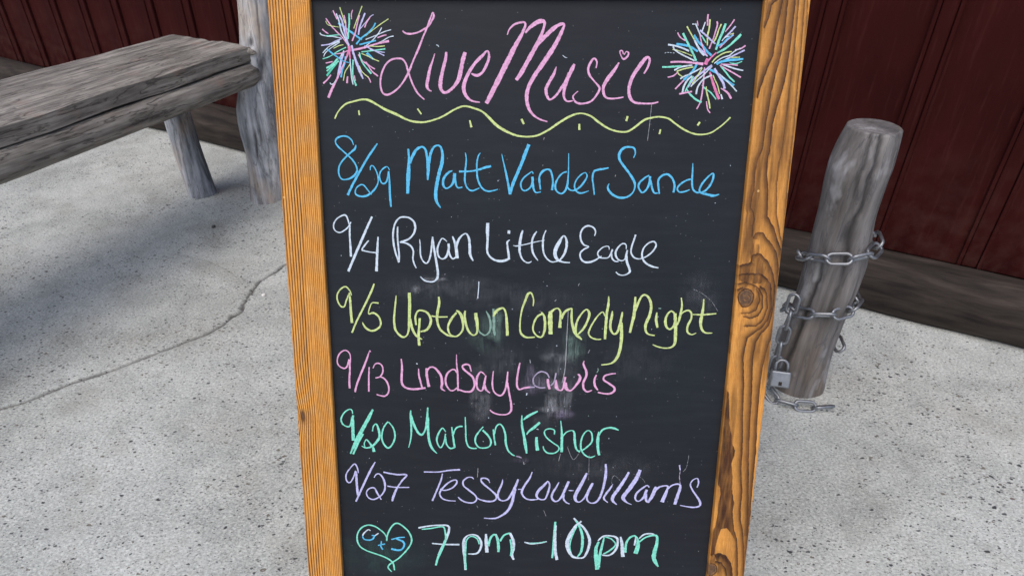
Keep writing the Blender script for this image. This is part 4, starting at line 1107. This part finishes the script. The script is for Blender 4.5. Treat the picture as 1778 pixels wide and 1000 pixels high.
  'y1|3426 4463 57,3494 4396 25,3550 4380 23,3587 4431 28,3590 4534 34,3588 4690 51',
  'y1|3605 4549 42,3651 4445 37,3706 4400 34,3762 4377 20',
  'y1|3762 4377 20,3763 4487 34,3777 4620 37,3825 4768 48,3877 4827 43,3936 4879 17',
  'y1|3876 4790 20,3957 4692 34,4015 4557 34,4032 4453 37,3987 4392 22,3919 4455 25,3853 4574 31,3832 4694 34,3839 4768 28',
  'y1|4273 4494 20,4235 4428 17,4161 4495 23,4082 4630 25,4034 4765 26,4077 4839 23,4163 4870 23,4234 4866 14',
  'y1|4314 4178 17,4317 4302 34,4299 4449 39,4294 4626 42,4292 4745 42,4291 4865 34',
  'y1|4382 4411 17,4379 4492 37,4363 4596 39,4368 4699 37,4414 4773 28,4470 4757 34,4506 4638 39,4527 4504 34,4537 4423 20',
  'y1|4525 4593 45,4543 4801 48,4533 5011 43,4491 5164 43,4410 5257 26,4254 5287 17',
 ]),
 ('chalk_word', 'yellow green chalk word Night', [
  'y1|4719 4179 28,4719 4310 39,4715 4472 48,4688 4620 39,4668 4754 34',
  'y1|4725 4413 36,4766 4280 36,4815 4171 28,4870 4148 25,4929 4205 36,4967 4321 39,4953 4468 45,4905 4601 45,4905 4705 34,4951 4771 25,5051 4792 17',
  'y1|5059 4422 20,5056 4540 39,5085 4665 31',
  'h0.7|5078 4356 14,5120 4359 20',
  'y1|5328 4432 28,5277 4396 22,5224 4449 31,5197 4552 39,5225 4655 36,5283 4684 28,5335 4624 36,5354 4505 42',
  'y1|5335 4432 42,5355 4608 50,5368 4786 45,5364 4921 40,5305 4982 25,5206 4992 20,5105 4971 20,5030 4939 14',
  'y1|5411 4183 14,5430 4299 28,5421 4431 39,5405 4534 34,5383 4615 22',
  'y1|5414 4460 25,5472 4401 22,5540 4382 25,5583 4428 28,5586 4516 31,5545 4620 36,5546 4724 28,5613 4767 20,5681 4739 11',
  'y1|5751 4200 17,5753 4338 33,5743 4469 47,5734 4573 47,5760 4676 36,5821 4734 25,5926 4735 14',
  'y1|5608 4445 17,5755 4447 25,5851 4438 25,5959 4425 19',
 ]),
 ('chalk_date', 'pink chalk date 9/13', [
  'p1|302 5323 15,304 5202 18,266 5135 21,209 5123 18,136 5178 23,95 5273 21,106 5368 21,181 5421 23,233 5406 21,270 5324 28,285 5269 26',
  'p1|290 5296 31,286 5460 28,272 5597 31,268 5762 31',
  'p1|630 5142 13,618 5115 10,583 5210 23,525 5360 31,454 5525 31,388 5691 31,352 5823 31',
  'p1|598 5392 18,587 5522 23,581 5659 26,575 5811 23',
  'p1|658 5412 15,693 5343 18,757 5328 21,809 5381 23,810 5477 23,762 5553 18,690 5575 21',
  'p1|736 5563 18,788 5559 21,857 5613 26,898 5722 26,889 5819 26,841 5878 26,776 5879 23,699 5857 18',
 ]),
 ('chalk_word', 'first pink word of the fourth listed act', [
  'p1|1112 5247 18,1121 5389 31,1110 5539 33,1113 5662 34,1169 5730 28,1259 5753 34,1376 5747 31,1486 5726 31',
  'p1|1383 5404 15,1387 5520 26,1410 5629 28,1434 5732 26',
  'w0.9|1347 5317 18,1369 5327 18',
  'p1|1511 5395 36,1511 5518 41,1526 5613 41,1541 5709 44',
  'p1|1517 5436 31,1563 5381 23,1626 5379 26,1689 5439 33,1739 5527 36,1753 5636 41,1743 5732 31,1801 5775 15',
  'p1|2009 5494 18,1958 5414 23,1907 5415 23,1843 5470 31,1809 5566 33,1821 5676 28,1878 5757 23,1930 5763 21,1994 5713 21',
  'p1|1985 5157 10,1987 5318 20,2002 5481 28,2005 5644 28,2007 5768 23',
  'p1|1988 5738 19,2034 5753 22,2127 5780 28,2212 5771 34,2259 5707 31,2267 5625 34,2236 5526 34,2159 5454 31,2090 5390 31,2083 5341 28,2144 5316 28,2190 5339 25,2218 5437 15',
  'p0.85|2436 5490 18,2367 5439 21,2313 5525 37,2298 5640 37,2328 5739 28,2390 5754 25,2421 5654 40,2448 5498 22',
  'p1|2421 5654 43,2452 5737 34,2514 5793 15',
  'p1|2566 5422 12,2556 5537 22,2552 5652 25,2576 5767 22,2654 5832 25,2715 5814 28,2761 5714 31,2782 5581 31,2793 5426 18',
  'p1|2790 5614 31,2824 5812 31,2853 5978 34,2850 6096 31,2781 6156 22,2656 6159 22,2563 6127 22,2516 6083 19',
 ]),
 ('chalk_word', 'second pink word of the fourth listed act, partly smudged', [
  'p1|2982 5276 18,2963 5382 27,2943 5529 31,2942 5660 28,2977 5723 28,3053 5699 28,3145 5681 28',
  'v0.6|3137 5681 31,3222 5680 25',
  'v0.9|3448 5519 21,3408 5446 21,3323 5415 21,3248 5457 21,3196 5540 21,3213 5639 21,3299 5686 21,3391 5684 21',
  'p1|3425 5536 31,3436 5634 43,3461 5708 37',
  'v0.7|3474 5650 21,3526 5583 24,3552 5435 27',
  'p0.95|3556 5550 24,3567 5681 52,3622 5726 21,3667 5695 25,3699 5498 37',
  'p1|3695 5596 61,3721 5694 52,3791 5726 21,3879 5625 34,3929 5526 43,3919 5461 30,3891 5453 21',
  'p1|3985 5224 15,3976 5281 27,4023 5394 39,4026 5475 36,3985 5590 34,3996 5689 31,4052 5740 28,4127 5711 15',
  'p1|4185 5455 21,4158 5538 33,4170 5636 34,4219 5709 18',
  'h0.7|4200 5345 24,4211 5374 12,4188 5420 15',
  'p1|4487 5425 15,4404 5435 24,4315 5469 27,4302 5535 30,4381 5590 30,4468 5654 34,4479 5712 34,4420 5762 34,4329 5767 24,4221 5747 24',
 ]),
 ('chalk_date', 'mint green chalk date 9/20', [
  'g1|297 6199 16,289 6140 19,250 6120 19,168 6176 22,108 6280 25,119 6374 25,188 6424 22,244 6414 29,281 6310 38,308 6224 32',
  'g1|288 6259 41,291 6327 48,288 6499 51,288 6672 51',
  'g1|629 6116 28,543 6287 54,440 6478 57,336 6671 54,229 6910 23',
  'g1|453 6547 32,366 6705 38,273 6918 29',
  'g1|609 6500 19,625 6414 19,674 6370 22,710 6472 35,719 6593 38,671 6681 38,587 6770 32,490 6798 22,420 6765 16',
  'g1|475 6790 19,465 6720 19,504 6650 19,558 6718 26,603 6787 38,619 6865 48',
  'g1|866 6323 22,791 6436 25,757 6592 25,781 6713 29,850 6790 29,924 6727 26,973 6587 29,949 6433 25,874 6328 19',
 ]),
 ('chalk_word', 'first mint green word of the fifth listed act', [
  'g1|1242 6119 19,1235 6204 31,1244 6340 35,1239 6546 25,1220 6668 19,1191 6776 13',
  'g1|1240 6204 38,1283 6356 38,1343 6492 38,1406 6543 38,1462 6472 28,1497 6318 38,1517 6063 22',
  'g1|1514 6232 47,1515 6454 41,1531 6643 38,1576 6781 35,1654 6870 16',
  'g1|1802 6482 16,1752 6418 19,1699 6484 25,1655 6606 29,1672 6709 22,1719 6764 19,1768 6672 22,1798 6516 22',
  'g1|1793 6568 28,1815 6706 25,1878 6774 25,1958 6746 19',
  'g1|1900 6394 19,1915 6531 28,1942 6738 32',
  'g1|1920 6531 25,1960 6427 25,2023 6383 28,2078 6381 22',
  'g1|2118 6219 16,2125 6440 22,2132 6629 25,2172 6741 22,2243 6769 22,2306 6764 16',
  'g1|2408 6382 16,2353 6452 22,2290 6557 28,2282 6660 25,2338 6746 22,2433 6757 22,2512 6724 25,2535 6637 28,2487 6535 31,2400 6442 31',
  'g1|2571 6424 23,2584 6552 26,2607 6705 27',
  'g1|2591 6504 21,2619 6375 23,2677 6330 23,2729 6389 26,2767 6516 32,2776 6660 35,2814 6789 27,2867 6852 24,2919 6884 18',
  'v0.45|2941 6891 24,2985 6898 38,3037 6922 12',
 ]),
 ('chalk_word', 'second mint green word of the fifth listed act', [
  'g1|3029 6168 15,3032 6334 35,3067 6525 41,3092 6685 50,3117 6838 27',
  'g1|3055 6247 17,3105 6198 38,3191 6141 38,3280 6092 26',
  'g1|3111 6505 18,3139 6451 29,3225 6378 44,3318 6283 35',
  'g1|3270 6544 38,3275 6665 47,3293 6781 53',
  'w0.7|3269 6400 12,3299 6411 12',
  'g1|3556 6490 20,3554 6418 20,3488 6391 20,3415 6413 20,3395 6469 23,3434 6548 23,3523 6627 23,3628 6705 23,3630 6769 23,3558 6823 23,3455 6819 24,3395 6759 21,3382 6702 15',
  'g1|3651 6249 12,3670 6399 26,3679 6559 41,3682 6800 44',
  'g1|3688 6527 23,3751 6445 20,3838 6415 17,3875 6458 29,3887 6586 38,3915 6730 29,3976 6793 20',
  'g1|3923 6770 15,4011 6760 20,4096 6694 26,4165 6595 26,4151 6452 23,4092 6409 17,4029 6471 23,3990 6600 26,3996 6744 29,4058 6840 23,4148 6883 23,4227 6852 12',
  'g1|4266 6425 14,4258 6561 49,4264 6706 41,4290 6842 38',
  'g1|4270 6497 23,4316 6401 29,4401 6359 29,4488 6357 38,4583 6391 17',
 ]),
 ('chalk_date', 'lavender chalk date 9/27', [
  'l1|342 7261 15,331 7170 21,289 7096 24,213 7172 21,139 7291 24,141 7408 24,193 7440 21,250 7355 21,302 7220 27',
  'l1|308 7237 33,307 7437 39,315 7673 34',
  'l1|632 7050 15,560 7180 33,461 7383 33,377 7570 33,279 7790 24',
  'l1|602 7338 15,639 7278 18,692 7269 21,750 7342 30,779 7459 33,764 7577 27,692 7680 24,583 7743 24,493 7711 21,463 7619 21,515 7541 21,599 7531 24,648 7631 27,708 7745 15',
  'l1|761 7233 24,873 7256 27,993 7273 27,1144 7274 27,1065 7384 30,970 7538 30,904 7709 40,892 7768 24',
  'l1|817 7488 21,956 7508 21,1183 7502 18',
 ]),
 ('chalk_word', 'first lavender word of the last listed act', [
  'l1|1431 7212 21,1671 7206 21,1851 7173 24,2030 7157 30',
  'l1|1738 7234 15,1714 7351 27,1651 7520 27,1564 7742 27',
  'l1|1696 7519 18,1772 7542 21,1893 7497 24,1969 7411 27,1969 7353 24,1909 7354 21,1818 7415 27,1727 7518 27,1688 7603 27,1724 7687 24,1815 7727 21,1954 7735 12',
  'l1|2254 7324 18,2224 7291 18,2149 7298 21,2081 7366 27,2088 7450 24,2178 7531 27,2284 7629 27,2299 7705 24,2238 7761 24,2117 7752 27,2034 7704 24,1994 7659 15',
  'l1|2516 7380 15,2493 7317 15,2418 7299 24,2374 7325 24,2404 7400 24,2524 7505 24,2622 7598 27,2630 7662 24,2586 7714 23,2495 7725 24,2374 7703 21,2291 7663 15',
  'l1|2518 7385 14,2498 7338 14,2429 7301 16,2378 7309 21,2390 7372 23,2470 7453 23,2562 7540 25,2625 7622 25,2620 7692 21,2563 7726 21,2459 7729 21,2367 7699 18,2298 7662 14',
  'l1|2731 7313 9,2721 7395 27,2676 7511 34,2654 7602 34,2672 7678 30,2735 7709 23,2815 7681 30,2871 7596 37,2938 7453 41,2987 7306 30',
  'l1|2938 7479 46,2917 7595 46,2890 7737 46,2829 7881 41,2738 7974 35,2634 8036 28,2530 8048 21,2426 8042 16',
 ]),
 ('chalk_word', 'second lavender word of the last listed act, between two dashes', [
  'l1|2986 7490 16,3043 7489 21',
  'l1|3214 7168 16,3174 7282 29,3097 7411 34,3053 7514 36,3060 7591 30,3124 7660 25,3216 7679 25,3319 7663 18',
  'l1|3475 7325 16,3415 7403 39,3326 7507 46,3294 7597 41,3330 7654 25,3399 7671 23,3444 7645 25,3486 7515 32,3506 7400 27,3481 7331 16',
  'l1|3657 7340 11,3620 7423 27,3561 7539 34,3546 7629 34,3594 7694 30,3650 7684 23,3705 7612 32,3768 7457 41,3815 7323 38',
  'l1|3738 7560 45,3741 7649 32,3788 7712 25,3844 7737 14',
  'l1|3820 7488 11,3860 7490 20,3900 7489 11',
 ]),
 ('chalk_word', 'third lavender word of the last listed act', [
  'l1|4106 7166 33,4054 7298 48,3984 7456 59,3932 7587 59,3941 7666 44,3987 7700 20,4044 7670 23,4104 7582 33,4163 7451 43,4209 7343 36',
  'l1|4151 7480 46,4124 7596 33,4140 7675 26,4199 7712 20,4275 7693 31,4335 7605 36,4379 7446 38,4408 7260 43,4414 7119 38,4402 6993 28',
  'l1|4539 7353 10,4493 7443 30,4422 7559 33,4406 7631 31,4473 7694 13',
  'l1|4787 7131 33,4725 7266 45,4633 7439 56,4557 7570 56,4548 7656 43,4622 7729 13',
  'l1|4966 7084 50,4913 7247 66,4810 7434 68,4728 7565 64,4725 7623 51,4786 7686 23,4865 7723 10',
  'l1|5131 7398 23,5097 7363 20,5024 7415 30,4941 7502 33,4914 7589 33,4937 7646 23,4988 7652 20,5047 7585 36,5096 7441 43',
  'l1|5081 7513 56,5095 7627 43,5130 7677 23',
  'l1|5237 7381 30,5223 7452 58,5186 7567 56,5130 7677 31',
  'l1|5224 7466 38,5289 7393 30,5375 7363 23,5433 7375 30,5420 7461 43,5389 7562 56,5358 7663 58',
  'l1|5424 7433 30,5488 7360 25,5574 7326 25,5633 7349 30,5622 7456 50,5593 7585 51,5570 7701 48',
  'l1|5593 6984 22,5612 7075 18',
  'v0.35|5613 7089 15,5609 7201 20,5631 7328 20',
  'l1|5908 7380 20,5924 7292 23,5906 7222 20,5868 7220 18,5815 7266 20,5796 7338 23,5841 7436 23,5920 7548 28,5978 7646 38,5977 7711 33,5910 7742 28,5795 7738 23,5656 7713 13',
 ]),
 ('chalk_heart', 'mint green chalk heart around blue letters G+J', [
  'g1|774 8527 20,761 8424 20,690 8332 25,577 8251 25,462 8230 25,352 8286 25,281 8400 25,270 8532 30,312 8645 25,409 8718 25,540 8771 25,689 8824 25,804 8887 25,869 8962 27,890 9096 20',
  'g1|774 8527 20,786 8423 25,840 8290 25,909 8199 25,983 8184 25,1072 8247 25,1152 8338 25,1199 8467 30,1179 8581 25,1093 8716 25,972 8853 25,869 8933 25,800 8993 25,782 9052 25,838 9127 17',
  'w0.9|499 8338 20,467 8316 20,389 8388 23,367 8435 23',
  'b0.9|368 8426 23,369 8473 23,401 8510 23,484 8517 30,543 8487 30,562 8430 23,520 8427 20',
  'w0.9|570 8433 20,638 8381 20',
  'b1|621 8617 20,680 8600 23,744 8585 20',
  'b1|683 8530 17,671 8634 23,702 8694 33',
  'b1|853 8496 23,967 8459 23,1083 8443 20',
  'b1|933 8479 23,1032 8519 37,1072 8575 33,1044 8661 27,977 8701 33,844 8676 40',
 ]),
 ('chalk_time', 'white and mint chalk time 7pm', [
  'w1|1319 8258 30,1517 8215 26,1714 8195 26,1821 8206 33,1837 8280 39,1802 8412 43,1726 8603 43,1649 8776 33',
  'g1|1376 8284 23,1533 8261 23,1730 8224 23,1770 8320 26,1777 8469 33,1708 8660 43,1640 8833 40,1604 8978 33',
  'w1|1544 8555 23,1743 8568 26,2010 8564 30',
  'w1|2112 9058 40,2097 8857 33,2081 8668 43,2082 8498 43,2132 8403 26,2222 8366 23,2321 8397 33,2378 8508 39,2370 8621 33,2304 8727 30,2155 8741 20',
  'g1|2121 9048 30,2108 8857 33,2114 8629 30,2131 8478 23,2206 8400 23,2304 8435 23,2350 8546 23',
  'w1|2460 8346 33,2465 8486 56,2478 8703 56',
  'g1|2502 8579 43,2534 8428 36,2599 8352 29,2641 8406 33,2670 8537 46,2671 8688 40',
  'w1|2624 8341 26,2674 8461 33',
  'g1|2699 8480 33,2763 8365 29,2861 8316 29',
  'w1|2861 8316 42,2920 8454 46,2930 8604 43,2899 8719 49,2933 8831 30',
  'g1|2870 8437 29,2897 8624 33,2883 8757 33',
 ]),
 ('chalk_time', 'white and mint chalk time 10pm with a dash before it', [
  'w1|3109 8485 21,3216 8508 31,3369 8491 31,3487 8461 18',
  'g1|3186 8505 15,3369 8486 15,3468 8465 15',
  'g1|3619 8080 36,3610 8287 39,3599 8532 37,3586 8778 31',
  'w1|3631 8149 24,3626 8408 37,3633 8636 49,3668 8811 46',
  'w1|3923 8003 27,3994 8087 36,4088 8170 36,4169 8306 42,4205 8444 49,4181 8602 43,4126 8735 31,4050 8764 28,3927 8733 43,3845 8594 52,3833 8455 61,3881 8297 52,3966 8139 36,4053 8059 24',
  'g1|3963 8053 27,4028 8172 36,4076 8326 45,4085 8482 43,4068 8640 37,4004 8748 21',
  'g1|3974 8156 30,3905 8348 27,3874 8541 24,3910 8698 21',
  'g1|4357 8439 33,4317 8563 52,4325 8738 67,4358 8977 71',
  'g1|4444 8350 21,4414 8525 39,4385 8719 46,4379 8931 43',
  'w1|4341 8422 24,4428 8333 30,4548 8321 27,4656 8361 36,4671 8500 36,4624 8623 36,4536 8696 27,4422 8691 21',
  'g1|4458 8341 21,4566 8381 21,4640 8483 24,4562 8590 30,4444 8673 24',
  'w1|4715 8333 24,4745 8462 51,4774 8716 61',
  'g1|4807 8635 46,4819 8443 36,4881 8337 33,4955 8309 27,5005 8385 39,5012 8507 67,4983 8648 70',
  'w1|4971 8317 24,4958 8491 30',
  'w1|5026 8359 21,5104 8279 27,5223 8258 27,5286 8290 30',
  'g1|5037 8419 24,5123 8338 27,5241 8292 33,5317 8307 39,5326 8445 51,5299 8603 67,5300 8743 67,5379 8891 24',
  'w1|5313 8480 36,5295 8656 36',
 ]),
 ('chalk_scratch', None, [
  'k0.7|3709 4422 11,3701 4887 12,3690 5363 12,3652 5596 12',
  'k0.6|4782 1350 8,4771 1627 8,4754 1868 8',
  'w0.8|2335 3978 15,2332 4078 15,2319 4242 15',
  'k0.4|3664 6827 9,3640 6962 9',
  'k0.4|4130 6846 8,4139 7283 8',
  'k0.5|3771 6701 8,3872 6925 8,3962 6819 8',
  'w0.9|3102 5783 18,3094 5822 18',
  'k0.7|3863 3983 10,3847 4019 10',
  'k0.9|3522 4242 11,3496 4269 11',
  'k0.7|4064 5041 11,4039 5098 11',
  'k0.8|3447 6042 14,3439 6092 14',
  'k0.6|3137 5220 14,3147 5277 14',
  'k0.7|3276 1831 8,3269 1863 8',
  'k0.7|4326 2354 8,4319 2379 8',
  'k0.7|3068 6986 13,3079 7038 13',
  'k0.5|2325 7119 9,2315 7288 9',
  'k0.5|2306 7811 10,2325 7853 10',
  'k0.4|3419 7867 10,3460 7974 10',
  'k0.25|4562 7483 9,4516 7305 9,4557 7199 9,4666 7301 9',
  'k0.25|4864 7160 9,5009 7240 9,5060 7322 9',
  'k0.3|5730 6807 9,5709 7014 9,5660 7098 9',
  'k0.25|5583 4047 9,5727 4117 9,5876 4241 9,5976 4385 9',
 ]),
]
layer = [0]
def chalk_mesh(strokes):
    V = []; F = []; H = []; A = []
    for st in strokes:
        head, body = st.split('|'); hue = HUE[head[0]]; fade = float(head[1:])
        P = np.array([[float(q) for q in t.split()] for t in body.split(',')])*1e-4
        n_ = len(P)
        # Catmull-Rom resampling
        pts = []
        for i in range(n_-1):
            p0 = P[max(i-1, 0)]; p1 = P[i]; p2 = P[i+1]; p3 = P[min(i+2, n_-1)]
            d_ = np.hypot(*(p2-p1)[:2]); k_ = max(2, int(d_/0.0016))
            for q in range(k_):
                f = q/k_; pts.append(0.5*((2*p1)+(p2-p0)*f+(2*p0-5*p1+4*p2-p3)*f*f+(3*p1-p0-3*p2+p3)*f**3))
        pts.append(P[-1]); pts = np.array(pts)
        pts[:, 2] = np.clip(pts[:, 2], 0.0005, 0.012)*1.06
        T = np.gradient(pts[:, :2], axis=0) if len(pts) > 1 else np.array([[1, 0]])
        T /= np.maximum(np.hypot(T[:, 0], T[:, 1]), 1e-9)[:, None]
        N = np.stack([-T[:, 1], T[:, 0]], 1)
        jit = np.array([random.uniform(-1, 1) for _ in range(len(pts)+2)]); jit = (jit[:-2]+jit[1:-1]+jit[2:])/3
        w = pts[:, 2]/2*(1+0.13*jit)
        # square-ish chalk ends: tiny overshoot
        z0 = 0.00030+layer[0]*0.000012; layer[0] = (layer[0]+1) % 60
        base_i = len(V)
        press = fade*(0.93+0.12*noise1(np.arange(len(pts))*0.08+z0*1e6, 5, 2))
        for i, (u_, v_, _) in enumerate(pts):
            zz = z0+i*0.0000012
            for k_, a_ in enumerate((-1, -0.5, 0, 0.5, 1)):
                V.append(L2(u_+N[i, 0]*w[i]*a_, v_+N[i, 1]*w[i]*a_, zz)); A.append(a_)
                H.append((hue[0], hue[1], hue[2], float(press[i])))
        for i in range(len(pts)-1):
            for k_ in range(4):
                a_ = base_i+i*5+k_; F.append((a_, a_+1, a_+6, a_+5))
    return V, F, H, A
for name, label, strokes in WRITING:
    V, F, H, A = chalk_mesh(strokes)
    o = mesh_obj(name, V, F, M['chalk'], sign)
    c_ = o.data.attributes.new('hue', 'FLOAT_COLOR', 'POINT'); c_.data.foreach_set('color', np.array(H, np.float32).ravel())
    a_ = o.data.attributes.new('across', 'FLOAT', 'POINT'); a_.data.foreach_set('value', np.array(A, np.float32))
    if label: tag(o, label)
    if name == 'chalk_scratch': o['kind'] = 'stuff'; o['label'] = 'fine scratches and chalk drips on the slate'

# smears where chalk has been rubbed: soft patches on the slate  (u0,u1,v0,v1 in mm, strength, hue)
SMEARS = [(223.2, 249.0, 570.2, 622.8, 0.5, 'k'),
 (219.6, 246.0, 529.4, 558.5, 0.15, 'k'),
 (340.7, 353.5, 564.0, 617.3, 0.8, 'k'),
 (351.4, 364.2, 551.2, 613.1, 0.8, 'k'),
 (365.2, 380.7, 563.5, 606.8, 0.75, 'k'),
 (328.0, 382.3, 536.7, 575.6, 0.25, 'k'),
 (329.1, 368.6, 601.4, 611.3, 0.55, 'k'),
 (352.3, 381.7, 606.9, 620.9, 0.6, 'v'),
 (325.0, 357.3, 617.5, 635.5, 0.2, 'k'),
 (335.2, 374.7, 509.9, 525.2, 0.4, 'k'),
 (340.7, 385.6, 494.6, 546.2, 0.15, 'k'),
 (225.1, 266.4, 455.4, 505.2, 0.35, 'h'),
 (254.6, 269.8, 444.0, 490.7, 0.5, 'h'),
 (368.6, 395.3, 469.9, 518.9, 0.55, 'h'),
 (309.7, 321.5, 532.6, 568.5, 0.45, 'v'),
 (300.9, 341.8, 551.9, 578.2, 0.3, 'v'),
 (117.2, 258.7, 392.2, 426.8, 0.16, 'k'),
 (131.4, 143.8, 406.6, 416.6, 0.5, 'k'),
 (148.6, 183.9, 392.5, 397.1, 0.6, 'k'),
 (232.3, 364.5, 406.9, 443.5, 0.1, 'k'),
 (288.9, 312.4, 691.7, 700.0, 0.5, 'v'),
 (354.9, 504.3, 684.5, 726.0, 0.12, 'k'),
 (546.9, 590.1, 385.0, 439.1, 0.15, 'k'),
 (245.9, 295.6, 500.0, 548.0, 0.12, 'k'),
 (421.7, 528.8, 496.4, 553.6, 0.07, 'k'),
 (5.3, 124.3, 844.1, 912.1, 0.06, 'g')]
V = []; F = []; H = []
for q, (u0, u1, v0, v1, st, hc) in enumerate(SMEARS):
    mu, mv = (u1-u0)*0.3, (v1-v0)*0.25; u0 -= mu; u1 += mu; v0 -= mv; v1 += mv
    n_ = 12; b0 = len(V); z = 0.00012+q*0.00001
    for i in range(n_+1):
        for j in range(n_+1):
            fu, fv = i/n_, j/n_
            V.append(L2((u0+(u1-u0)*fu)/1000, (v0+(v1-v0)*fv)/1000, z))
            e = max(0.0, 1-((2*fu-1)**2+(2*fv-1)**2))**1.3; h_ = HUE[hc]
            H.append((h_[0]*0.9, h_[1]*0.9, h_[2]*0.9, min(1, st*1.6)*e))
    for i in range(n_):
        for j in range(n_):
            a = b0+i*(n_+1)+j; F.append((a, a+1, a+n_+2, a+n_+1))
o = mesh_obj('chalk_smear', V, F, M['smear'], sign)
c_ = o.data.attributes.new('hue', 'FLOAT_COLOR', 'POINT'); c_.data.foreach_set('color', np.array(H, np.float32).ravel())
tag(o, 'rubbed chalk smears between the written lines', None, None, 'stuff')

# crumbs of chalk: tiny flat flakes
V = []; F = []; H = []; A = []
def flake(u_, v_, r, hc, al):
    b0 = len(V); k_ = 5; a0 = random.uniform(0, 6)
    for q in range(k_):
        a_ = a0+2*pi*q/k_; rr = r*random.uniform(0.5, 1.2)
        V.append(L2(u_+rr*cos(a_)*0.8, v_+rr*sin(a_)*1.3, 0.0011)); A.append(0.0); H.append((*HUE[hc][:3], al))
    F.append(tuple(range(b0, b0+k_)))
for q in range(250):
    if q < 110: u_, v_ = random.uniform(0.01, 0.61), random.uniform(0.01, 0.92)
    else: u_, v_ = random.gauss(0.29, 0.10), random.gauss(0.58, 0.10)
    if not (0.01 < u_ < 0.61 and 0.01 < v_ < 0.93): continue
    flake(u_, v_, random.choice((0.0003, 0.00035, 0.0005, 0.0008))*random.uniform(0.7, 1.2), random.choice('kkwhw'), random.uniform(0.3, 0.7))
o = mesh_obj('chalk_crumbs', V, F, M['chalk'], sign)
c_ = o.data.attributes.new('hue', 'FLOAT_COLOR', 'POINT'); c_.data.foreach_set('color', np.array(H, np.float32).ravel())
a_ = o.data.attributes.new('across', 'FLOAT', 'POINT'); a_.data.foreach_set('value', np.array(A, np.float32))
tag(o, 'white crumbs of chalk dust dotted over the slate', None, None, 'stuff')
print('objects', len(bpy.data.objects))
